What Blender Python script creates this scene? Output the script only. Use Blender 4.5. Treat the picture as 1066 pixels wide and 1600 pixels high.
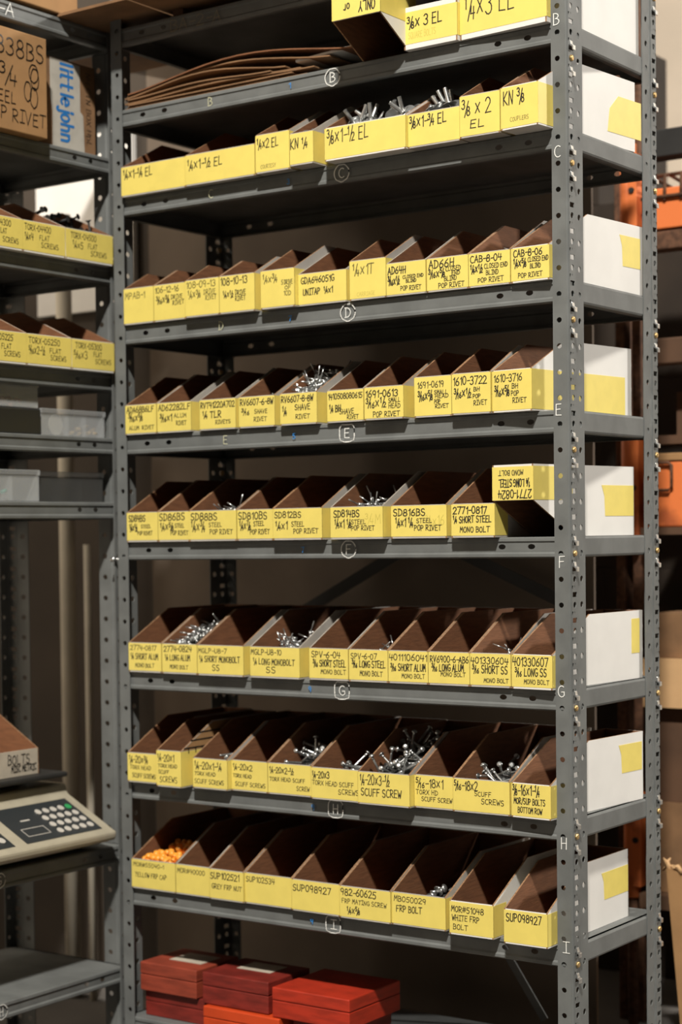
# Corner of a parts store room: two grey steel shelving units full of yellow-labelled cardboard bins.
import bpy, bmesh, math, random
from mathutils import Vector, Matrix, Euler

for o in list(bpy.data.objects):
    bpy.data.objects.remove(o)
SC = bpy.context.scene
COL = SC.collection
random.seed(7)

# ---------------------------------------------------------------- camera, world, lights, exposure
cam_data = bpy.data.cameras.new('camera')
cam = bpy.data.objects.new('camera', cam_data)
COL.objects.link(cam)
cam.matrix_world = Matrix((
    (0.7702408, -0.00645787, 0.63772047, 1.739849),
    (0.63757853, 0.03119695, -0.76975345, -3.75010122),
    (-0.01492397, 0.99949239, 0.02814657, 1.23698879),
    (0, 0, 0, 1)))
cam_data.sensor_fit = 'VERTICAL'
cam_data.sensor_height = 36.0
cam_data.sensor_width = 24.0
cam_data.lens = 36.0 * 2886.12 / 1600.0
cam_data.shift_x = (533.0 - 108.97) / 1600.0
cam_data.shift_y = (923.64 - 800.0) / 1600.0
cam_data.clip_start = 0.05
cam_data.dof.use_dof = True
cam_data.dof.focus_distance = 4.0
cam_data.dof.aperture_fstop = 2.3
SC.camera = cam

SC.view_settings.view_transform = 'Standard'
SC.view_settings.look = 'None'
SC.view_settings.exposure = 0.0
SC.view_settings.gamma = 1.0
SC.view_settings.use_curve_mapping = False

world = bpy.data.worlds.new('world')
SC.world = world
world.use_nodes = True
world.node_tree.nodes['Background'].inputs[0].default_value = (1.0, 0.86, 0.7, 1)
world.node_tree.nodes['Background'].inputs[1].default_value = 0.016

def area_light(name, loc, target, sx, sy, power, colour):
    l = bpy.data.lights.new(name, 'AREA')
    l.shape = 'RECTANGLE'; l.size = sx; l.size_y = sy
    l.energy = power; l.color = colour
    o = bpy.data.objects.new(name, l)
    COL.objects.link(o)
    o.location = loc
    o.rotation_euler = (Vector(target) - Vector(loc)).to_track_quat('-Z', 'Y').to_euler()
    return o
# high-bay lamp of the room in front of the shelves, and one over the aisle behind them to the right
area_light('high_bay_lamp', (2.55, -5.95, 8.5), (-0.8, -0.6, -3.5), 0.46, 0.36, 1600, (1.0, 0.95, 0.87))
area_light('aisle_lamp', (6.05, 5.05, 5.2), (0.1, 0.3, 1.2), 0.50, 0.50, 500, (1.0, 0.96, 0.90))
# added fill light with no fitting, brightens the panel behind the left-hand unit
area_light('gap_lamp', (-2.7, -.5, 3.3), (-1.9, .6, 2.0), 0.2, 0.2, 12, (1.0, 0.92, 0.80))

# ---------------------------------------------------------------- materials
def mat(name, col, rough=0.6, metal=0.0, noise=0.0, scale=20.0, col2=None, bump=0.0, bscale=60.0, stretch=None, spec=0.5, detail=4.0, thr=None):
    m = bpy.data.materials.new(name)
    m.use_nodes = True
    nt = m.node_tree; N = nt.nodes; L = nt.links
    b = N['Principled BSDF']
    b.inputs['Base Color'].default_value = (*col, 1)
    b.inputs['Roughness'].default_value = rough
    b.inputs['Metallic'].default_value = metal
    b.inputs['Specular IOR Level'].default_value = spec
    tc = N.new('ShaderNodeTexCoord'); mp = N.new('ShaderNodeMapping')
    L.new(tc.outputs['Object'], mp.inputs['Vector'])
    if stretch: mp.inputs['Scale'].default_value = stretch
    if noise > 0 or col2:
        nz = N.new('ShaderNodeTexNoise'); nz.inputs['Scale'].default_value = scale
        nz.inputs['Detail'].default_value = detail
        L.new(mp.outputs['Vector'], nz.inputs['Vector'])
        cr = N.new('ShaderNodeValToRGB')
        c2 = col2 if col2 else tuple(max(0, c * (1 - noise)) for c in col)
        cr.color_ramp.elements[0].color = (*c2, 1); cr.color_ramp.elements[1].color = (*col, 1)
        lo, hi = thr if thr else (0.35, 0.62)
        cr.color_ramp.elements[0].position = lo; cr.color_ramp.elements[1].position = hi
        L.new(nz.outputs['Fac'], cr.inputs['Fac']); L.new(cr.outputs['Color'], b.inputs['Base Color'])
    if bump > 0:
        n2 = N.new('ShaderNodeTexNoise'); n2.inputs['Scale'].default_value = bscale
        L.new(mp.outputs['Vector'], n2.inputs['Vector'])
        bp = N.new('ShaderNodeBump'); bp.inputs['Strength'].default_value = bump
        bp.inputs['Distance'].default_value = 0.002
        L.new(n2.outputs['Fac'], bp.inputs['Height']); L.new(bp.outputs['Normal'], b.inputs['Normal'])
    return m

M = {}
M['steel'] = mat('grey_enamelled_steel', (0.150, 0.157, 0.152), 0.55, 0.0, noise=0.20, scale=14, bump=0.08, bscale=30, spec=0.32)
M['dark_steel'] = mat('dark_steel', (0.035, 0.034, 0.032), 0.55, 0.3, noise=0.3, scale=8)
M['zinc'] = mat('zinc_plated_steel', (0.66, 0.67, 0.66), 0.28, 0.9, noise=0.2, scale=60)
M['brass'] = mat('yellow_zinc_steel', (0.72, 0.50, 0.22), 0.30, 0.85, noise=0.2, scale=90)
M['white'] = mat('white_clay_coated_cardboard', (0.76, 0.74, 0.70), 0.62, noise=0.06, scale=9, bump=0.12, bscale=12)
M['dull_white'] = mat('dusty_white_cardboard', (0.47, 0.44, 0.40), 0.7, noise=0.15, scale=15, bump=0.1, bscale=12)
M['brown'] = mat('brown_corrugated_cardboard', (0.215, 0.088, 0.036), 0.85, noise=0.22, scale=22, bump=0.25, bscale=40, stretch=(1, 1, 6))
M['edge'] = mat('cut_corrugated_edge', (0.33, 0.18, 0.09), 0.9, noise=0.45, scale=160)
M['grey_board'] = mat('worn_grey_cardboard_edge', (0.36, 0.32, 0.27), 0.8, noise=0.3, scale=40)
M['yellow'] = mat('yellow_label_tape', (0.80, 0.65, 0.15), 0.5, noise=0.05, scale=30, bump=0.05, bscale=25)
M['ink'] = mat('black_marker_ink', (0.012, 0.011, 0.010), 0.5)
M['faded_ink'] = mat('faded_marker_ink', (0.13, 0.11, 0.03), 0.6)
M['ghost_ink'] = mat('nearly_rubbed_out_ink', (0.56, 0.46, 0.09), 0.6)
M['chalk'] = mat('white_paint_pen', (0.80, 0.80, 0.76), 0.7)
M['pale_chalk'] = mat('pale_yellow_crayon', (0.56, 0.55, 0.36), 0.8)
M['dull_chalk'] = mat('dull_crayon', (0.26, 0.22, 0.15), 0.8)
M['blue_ink'] = mat('blue_paint_pen', (0.02, 0.22, 0.60), 0.6)
M['kraft'] = mat('kraft_cardboard', (0.37, 0.205, 0.085), 0.85, noise=0.14, scale=12, bump=0.2, bscale=50)
M['kraft_light'] = mat('fresh_tan_cardboard', (0.60, 0.37, 0.18), 0.85, noise=0.1, scale=12)
M['kraft_dark'] = mat('old_brown_cardboard', (0.25, 0.135, 0.062), 0.88, noise=0.3, scale=10, bump=0.2, bscale=50)
M['white_tape'] = mat('white_paper_tape', (0.50, 0.47, 0.41), 0.6, noise=0.12, scale=30)
M['print_blue'] = mat('blue_print', (0.02, 0.17, 0.47), 0.6)
M['wall'] = mat('beige_painted_wall', (0.80, 0.70, 0.58), 0.9, noise=0.12, scale=2.5, bump=0.2, bscale=30)
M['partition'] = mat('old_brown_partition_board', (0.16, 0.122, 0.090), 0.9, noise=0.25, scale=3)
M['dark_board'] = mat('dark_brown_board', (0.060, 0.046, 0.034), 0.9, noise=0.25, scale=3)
M['floor'] = mat('concrete_floor', (0.11, 0.10, 0.09), 0.75, noise=0.3, scale=3)
M['ceiling'] = mat('grey_ceiling', (0.12, 0.105, 0.09), 0.9, noise=0.1, scale=3)
M['mid_red'] = mat('red_stained_wood', (0.44, 0.030, 0.010), 0.5, noise=0.3, scale=16, stretch=(1, 1, 5), bump=0.1)
M['stock'] = mat('very_dark_cardboard', (0.035, 0.024, 0.016), 0.9, noise=0.3, scale=6)  # darkness of the unlit space behind the rack, put in as colour
M['red_wood'] = mat('dark_red_stained_wood', (0.22, 0.022, 0.014), 0.5, noise=0.4, scale=16, stretch=(1, 1, 5), bump=0.1)
M['brick_red'] = mat('brick_red_stained_wood', (0.30, 0.050, 0.024), 0.55, noise=0.3, scale=16, stretch=(1, 1, 5), bump=0.1)
M['bright_red'] = mat('bright_orange_red_paint', (0.60, 0.062, 0.012), 0.45, noise=0.2, scale=12)
M['paper'] = mat('aged_paper', (0.50, 0.44, 0.35), 0.8, noise=0.15, scale=25)
M['orange'] = mat('orange_rack_paint', (0.80, 0.205, 0.055), 0.5, noise=0, scale=9, col2=(0.42, 0.10, 0.03), thr=(0.30, 0.46), bump=0.1)
M['rust'] = mat('dark_rusty_steel', (0.16, 0.075, 0.040), 0.8, 0.2, noise=0.5, scale=60)
M['wood_dark'] = mat('dark_brown_wood', (0.12, 0.06, 0.03), 0.8, noise=0.4, scale=5)
M['plastic_beige'] = mat('aged_beige_plastic', (0.40, 0.36, 0.27), 0.45, noise=0.1, scale=20)  # beige darkened to hold the lamp shading at the lower left
M['keypad'] = mat('dark_keypad_film', (0.030, 0.034, 0.036), 0.35)
M['key'] = mat('grey_key', (0.50, 0.47, 0.42), 0.5)
M['green_key'] = mat('green_key', (0.03, 0.30, 0.09), 0.5)
M['black_plastic'] = mat('black_plastic', (0.015, 0.015, 0.015), 0.4)
M['teal'] = mat('teal_fittings', (0.05, 0.42, 0.32), 0.4)
M['pink'] = mat('faded_red_fittings', (0.50, 0.20, 0.14), 0.5)
M['tan_bits'] = mat('tan_fittings', (0.48, 0.34, 0.16), 0.5)
M['orange_cap'] = mat('orange_plastic_cap', (0.90, 0.36, 0.045), 0.3)
M['pale_tube'] = mat('pale_cardboard_tube', (0.50, 0.45, 0.36), 0.8, noise=0.15, scale=6)

def clear_plastic(name, col, alpha):
    m = bpy.data.materials.new(name); m.use_nodes = True
    nt = m.node_tree; N = nt.nodes; L = nt.links
    b = N['Principled BSDF']; b.inputs['Base Color'].default_value = (*col, 1)
    b.inputs['Roughness'].default_value = 0.25
    tr = N.new('ShaderNodeBsdfTransparent'); mx = N.new('ShaderNodeMixShader')
    mx.inputs[0].default_value = alpha
    L.new(tr.outputs[0], mx.inputs[1]); L.new(b.outputs[0], mx.inputs[2])
    L.new(mx.outputs[0], N['Material Output'].inputs['Surface'])
    return m
M['clear'] = clear_plastic('milky_clear_plastic', (0.60, 0.62, 0.62), 0.34)
M['clear_dark'] = clear_plastic('smoky_clear_plastic', (0.10, 0.10, 0.095), 0.45)

# ---------------------------------------------------------------- mesh helpers
def quad(bm, pts, mi=0):
    f = bm.faces.new([bm.verts.new(p) for p in pts]); f.material_index = mi; return f

def box(bm, x0, x1, y0, y1, z0, z1, mi=0, rot=None, piv=None):
    P = [Vector((x, y, z)) for z in (z0, z1) for y in (y0, y1) for x in (x0, x1)]
    if rot is not None:
        c = Vector(piv) if piv else Vector(((x0 + x1) / 2, (y0 + y1) / 2, (z0 + z1) / 2))
        P = [c + rot @ (p - c) for p in P]
    v = [bm.verts.new(p) for p in P]
    fs = []
    for idx in ((0, 2, 3, 1), (4, 5, 7, 6), (0, 1, 5, 4), (2, 6, 7, 3), (0, 4, 6, 2), (1, 3, 7, 5)):
        f = bm.faces.new([v[i] for i in idx]); f.material_index = mi; fs.append(f)
    return fs        # bottom, top, front, back, left, right

def tube(bm, pts, r, seg=10, mi=0, caps=True):
    pts = [Vector(p) for p in pts]
    rings = []
    for i, p in enumerate(pts):
        a = pts[max(i - 1, 0)]; b = pts[min(i + 1, len(pts) - 1)]
        d = (b - a).normalized()
        up = Vector((0, 0, 1)) if abs(d.z) < 0.9 else Vector((1, 0, 0))
        u = d.cross(up).normalized(); w = d.cross(u)
        rr = r[i] if isinstance(r, (list, tuple)) else r
        rings.append([bm.verts.new(p + u * math.cos(t) * rr + w * math.sin(t) * rr)
                      for t in [2 * math.pi * k / seg for k in range(seg)]])
    for a, b in zip(rings, rings[1:]):
        for k in range(seg):
            f = bm.faces.new((a[k], a[(k + 1) % seg], b[(k + 1) % seg], b[k])); f.material_index = mi; f.smooth = True
    if caps:
        for rg in (rings[0], rings[-1]):
            f = bm.faces.new(rg); f.material_index = mi

def prism(bm, outline, axis, a, b, mi=0):
    """outline: list of (u, v); extruded along axis from a to b"""
    def P(u, v, t):
        return {'x': (t, u, v), 'y': (u, t, v), 'z': (u, v, t)}[axis]
    A = [bm.verts.new(P(u, v, a)) for u, v in outline]
    B = [bm.verts.new(P(u, v, b)) for u, v in outline]
    fs = [bm.faces.new(A), bm.faces.new(B)]
    n = len(outline)
    for i in range(n):
        fs.append(bm.faces.new((A[i], A[(i + 1) % n], B[(i + 1) % n], B[i])))
    for f in fs: f.material_index = mi
    return fs

def sweep(bm, prof, axis, a, b, mi=0, smooth=False):
    """open profile extruded (a sheet)"""
    def P(u, v, t):
        return {'x': (t, u, v), 'y': (u, t, v)}[axis]
    A = [bm.verts.new(P(u, v, a)) for u, v in prof]
    B = [bm.verts.new(P(u, v, b)) for u, v in prof]
    for i in range(len(prof) - 1):
        f = bm.faces.new((A[i], A[i + 1], B[i + 1], B[i])); f.material_index = mi; f.smooth = smooth

def build(name, bm, mats, parent=None, loc=None, bevel=0, solid=0):
    bmesh.ops.recalc_face_normals(bm, faces=bm.faces)
    me = bpy.data.meshes.new(name); bm.to_mesh(me); bm.free()
    for m in (mats if isinstance(mats, (list, tuple)) else [mats]):
        me.materials.append(M[m])
    o = bpy.data.objects.new(name, me); COL.objects.link(o)
    if parent is not None:
        o.parent = parent
        # parts are modelled in world coordinates: put them into the parent's frame
        if loc is None:
            o.matrix_parent_inverse = parent_world[parent.name].inverted() if parent.name in parent_world else Matrix()
    if loc is not None: o.location = loc
    if solid:
        s = o.modifiers.new('thickness', 'SOLIDIFY'); s.thickness = solid; s.offset = 0; s.use_even_offset = False
    if bevel:
        b = o.modifiers.new('bevel', 'BEVEL'); b.width = bevel; b.segments = 2; b.limit_method = 'ANGLE'
    return o

parent_world = {}
def root(name, loc, label, cat, group=None):
    o = bpy.data.objects.new(name, None); COL.objects.link(o)
    o.empty_display_size = 0.05
    o.location = loc
    parent_world[o.name] = Matrix.Translation(loc)
    o['label'] = label; o['category'] = cat
    if group: o['group'] = group
    return o
def tag(o, label, cat, group=None):
    o['label'] = label; o['category'] = cat
    if group: o['group'] = group
    return o
def struct(name, bm, m):
    o = build(name, bm, m); o['kind'] = 'structure'; return o

# ---------------------------------------------------------------- handwriting: single-stroke capitals
def arc(cx, cy, rx, ry, a0, a1, n=8):
    return [(cx + rx * math.cos(math.radians(a0 + (a1 - a0) * i / n)), cy + ry * math.sin(math.radians(a0 + (a1 - a0) * i / n))) for i in range(n + 1)]
GL = {
 '0': [arc(.33, .5, .30, .5, 90, 450, 14)], '1': [[(.12, .78), (.33, 1), (.33, 0)]],
 '2': [arc(.32, .72, .28, .28, 165, -20, 7) + [(.05, 0), (.66, .02)]],
 '3': [arc(.30, .76, .26, .24, 150, -80, 7) + arc(.30, .27, .30, .27, 80, -150, 7)],
 '4': [[(.12, 1), (.06, .42), (.64, .44)], [(.52, .92), (.46, 0)]],
 '5': [[(.62, 1), (.14, .98), (.10, .56)] + arc(.30, .30, .30, .30, 110, -140, 8)],
 '6': [[(.52, 1), (.22, .72), (.06, .36)] + arc(.33, .27, .28, .27, 170, 500, 10)],
 '7': [[(.04, .98), (.64, 1), (.26, 0)]],
 '8': [arc(.34, .76, .23, .24, -90, 270, 12), arc(.34, .26, .30, .26, 90, 450, 12)],
 '9': [arc(.30, .70, .26, .28, 20, 360, 10) + [(.56, .74), (.46, 0)]],
 'A': [[(.02, 0), (.34, 1), (.62, 0)], [(.12, .36), (.56, .38)]],
 'B': [[(.08, 1), (.08, 0)], [(.08, 1)] + arc(.22, .76, .34, .23, 80, -80, 6) + arc(.24, .27, .40, .27, 80, -90, 7) + [(.06, .0)]],
 'C': [arc(.40, .5, .36, .5, 55, 305, 10)],
 'D': [[(.10, 1), (.10, 0)], [(.02, 1)] + arc(.16, .5, .48, .5, 90, -90, 9) + [(.02, 0)]],
 'E': [[(.58, 1), (.10, .98), (.08, .02), (.60, 0)], [(.08, .52), (.50, .54)]],
 'F': [[(.60, 1), (.10, .98), (.08, 0)], [(.08, .52), (.50, .54)]],
 'G': [arc(.40, .5, .36, .5, 55, 320, 10) + [(.66, .46), (.40, .44)]],
 'H': [[(.08, 1), (.08, 0)], [(.60, 1), (.58, 0)], [(.08, .5), (.60, .54)]],
 'I': [[(.30, 1), (.30, 0)], [(.08, 1), (.54, 1)], [(.06, 0), (.54, 0)]],
 'J': [[(.52, 1), (.50, .24)] + arc(.30, .22, .20, .22, 0, -170, 6)],
 'K': [[(.08, 1), (.08, 0)], [(.60, .98), (.10, .44), (.62, 0)]],
 'L': [[(.10, 1), (.08, .02), (.58, .04)]],
 'M': [[(.04, 0), (.12, 1), (.34, .40), (.58, 1), (.66, 0)]],
 'N': [[(.06, 0), (.10, 1), (.54, .04), (.62, 1)]],
 'O': [arc(.34, .5, .31, .5, 80, 440, 12)],
 'P': [[(.10, 1), (.06, 0)], [(.02, .96)] + arc(.22, .73, .36, .27, 85, -90, 7) + [(.08, .46)]],
 'Q': [arc(.34, .5, .31, .5, 80, 440, 12), [(.42, .24), (.66, -.06)]],
 'R': [[(.10, 1), (.06, 0)], [(.02, .96)] + arc(.22, .73, .36, .27, 85, -90, 7) + [(.10, .46), (.64, 0)]],
 'S': [arc(.34, .75, .26, .25, 40, 250, 7) + arc(.32, .25, .28, .26, 80, -150, 7)],
 'T': [[(.00, .98), (.68, 1)], [(.34, 1), (.32, 0)]],
 'U': [[(.06, 1)] + arc(.33, .26, .27, .26, 180, 360, 7) + [(.62, 1)]],
 'V': [[(.04, 1), (.30, 0), (.64, 1)]],
 'W': [[(.00, 1), (.16, 0), (.34, .66), (.50, 0), (.70, 1)]],
 'X': [[(.04, 1), (.62, 0)], [(.62, 1), (.02, 0)]],
 'x': [[(.08, .72), (.54, .12)], [(.56, .74), (.06, .10)]],
 'Y': [[(.04, 1), (.32, .50), (.64, 1)], [(.32, .50), (.26, 0)]],
 'Z': [[(.04, .98), (.62, 1), (.04, .02), (.66, 0)]],
 '-': [[(.10, .46), (.54, .48)]], '/': [[(.60, 1.06), (.08, -.10)]], '.': [[(.28, 0), (.34, .04)]],
 '#': [[(.20, .95), (.12, .05)], [(.50, .95), (.42, .05)], [(.02, .64), (.64, .68)], [(.0, .32), (.60, .36)]],
 'c': [arc(.36, .34, .28, .34, 50, 310, 8)], 'o': [arc(.34, .34, .28, .34, 90, 450, 10)],
 'u': [[(.08, .66)] + arc(.32, .2, .24, .2, 180, 360, 6) + [(.56, .66), (.58, 0)]],
 'p': [[(.10, .66), (.10, -.34)], [(.10, .5)] + arc(.30, .34, .26, .32, 130, -140, 8)],
 'l': [[(.22, 1.04), (.22, .02)]], 'e': [[(.10, .36), (.60, .38)] + arc(.34, .34, .28, .33, 10, 310, 9)],
 'r': [[(.14, .66), (.14, 0)], [(.14, .40)] + arc(.38, .40, .24, .26, 160, 50, 4)], 's': [arc(.32, .50, .20, .16, 40, 260, 5) + arc(.32, .17, .22, .17, 80, -150, 5)],
 'i': [[(.24, .66), (.24, 0)], [(.24, .90), (.24, 1.02)]], 't': [[(.26, 1), (.26, .12)] + arc(.38, .12, .12, .12, 180, 280, 4), [(.04, .66), (.52, .66)]],
 'j': [[(.34, .66), (.34, -.20)] + arc(.20, -.20, .14, .14, 0, -150, 5), [(.34, .90), (.34, 1.02)]],
 'h': [[(.10, 1.04), (.10, 0)], [(.10, .40)] + arc(.34, .40, .24, .26, 180, 0, 6) + [(.58, 0)]],
 'n': [[(.10, .66), (.10, 0)], [(.10, .40)] + arc(.34, .40, .24, .26, 180, 0, 6) + [(.58, 0)]],
}
import re
FRAC = re.compile(r'(?<![0-9])([0-9]{1,2})/([0-9]{1,2})(?![0-9])')
NARROW = {'1': .50, '-': .58, '/': .56, 'I': .62, ' ': .42, '.': .4, 'l': .42, 'i': .44, 'j': .5}

def writing(bm, text, O, U, V, width, height, pen, jitter=0.05, rnd=random, mi=0):
    """draw text as flat ribbons; O = lower-left, U = right, V = up, both unit vectors"""
    # numerators and denominators of fractions are written small, above and below the stroke
    cells = []; i = 0
    while i < len(text):
        m = FRAC.match(text, i)
        if m:
            for c in m.group(1): cells.append((c, .46, .60, .46, .0))
            cells[-1] = cells[-1][:1] + (.30,) + cells[-1][2:]
            cells.append(('/', .30, .95, .0, .0))
            for c in m.group(2): cells.append((c, .46, .60, -.04, .0))
            cells[-1] = cells[-1][:1] + (.58,) + cells[-1][2:]
            i = m.end()
        else:
            c = text[i]; cells.append((c, NARROW.get(c, .80), 1.0, 0.0, 0.0)); i += 1
    tot = sum(c[1] for c in cells) - .12
    sx = width / tot
    Nn = U.cross(V)
    x = 0.0; layer = 0
    for c, a, fs, fy, _ in cells:
        dy = rnd.uniform(-jitter, jitter); sc = fs * (1 + rnd.uniform(-jitter, jitter)); sh = rnd.uniform(0, jitter * 1.2)
        for st in GL.get(c, []):
            pts = [O + U * ((x + (px + sh * py) * (fs if c != '/' else .8)) * sx) + V * ((py * sc + dy + fy) * height) for px, py in st]
            for i in range(len(pts) - 1):
                p, q = pts[i], pts[i + 1]
                d = (q - p)
                if d.length < 1e-7: continue
                d.normalize(); n = Nn.cross(d) * (pen / 2)
                off = Nn * (0.00002 * (layer % 7)); layer += 1
                e = d * (pen * .32)
                quad(bm, [p - e - n * .7 + off, p - e * 1.5 + off, p - e + n * .7 + off, q + e + n * .7 + off, q + e * 1.5 + off, q + e - n * .7 + off], mi)
        x += a
    return bm

def label_text(name, items, O, U, V, w, h, pen, mat_, parent, jitter=0.05):
    """items: (text, x0, x1, top, height) as fractions of the label face (O = lower-left corner)"""
    bm = bmesh.new()
    for t, x0, x1, top, hh in items:
        writing(bm, t, O + U * (x0 * w) + V * ((1 - top - hh) * h), U, V, (x1 - x0) * w, hh * h, pen * max(.72, min(1.1, hh / .2)), jitter)
    return build(name, bm, mat_, parent)

# ---------------------------------------------------------------- the setting
W_BACK = 0.70
bm = bmesh.new(); box(bm, -4.0, 8.0, -9.0, 7.0, -0.24, -0.14); struct('floor', bm, 'floor')
bm = bmesh.new(); box(bm, -4.0, 8.0, -9.0, 7.0, 9.3, 9.45); struct('ceiling', bm, 'ceiling')
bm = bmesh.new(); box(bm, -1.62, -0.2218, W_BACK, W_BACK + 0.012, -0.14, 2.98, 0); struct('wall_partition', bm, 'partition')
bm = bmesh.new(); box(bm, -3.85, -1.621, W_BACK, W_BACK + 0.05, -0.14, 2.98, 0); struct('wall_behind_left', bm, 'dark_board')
bm = bmesh.new(); box(bm, -4.0, 8.0, 6.3, 6.45, -0.14, 9.3); struct('wall_back', bm, 'wall')
bm = bmesh.new(); box(bm, -4.0, -3.85, -9.0, 6.3, -0.14, 9.3); struct('wall_left', bm, 'wall')

SHELF_TOP = {'A': 2.5351, 'B': 2.3285, 'C': 2.1028, 'D': 1.78, 'E': 1.5, 'F': 1.2265, 'G': 0.894, 'H': 0.6125, 'I': 0.3375}
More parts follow.
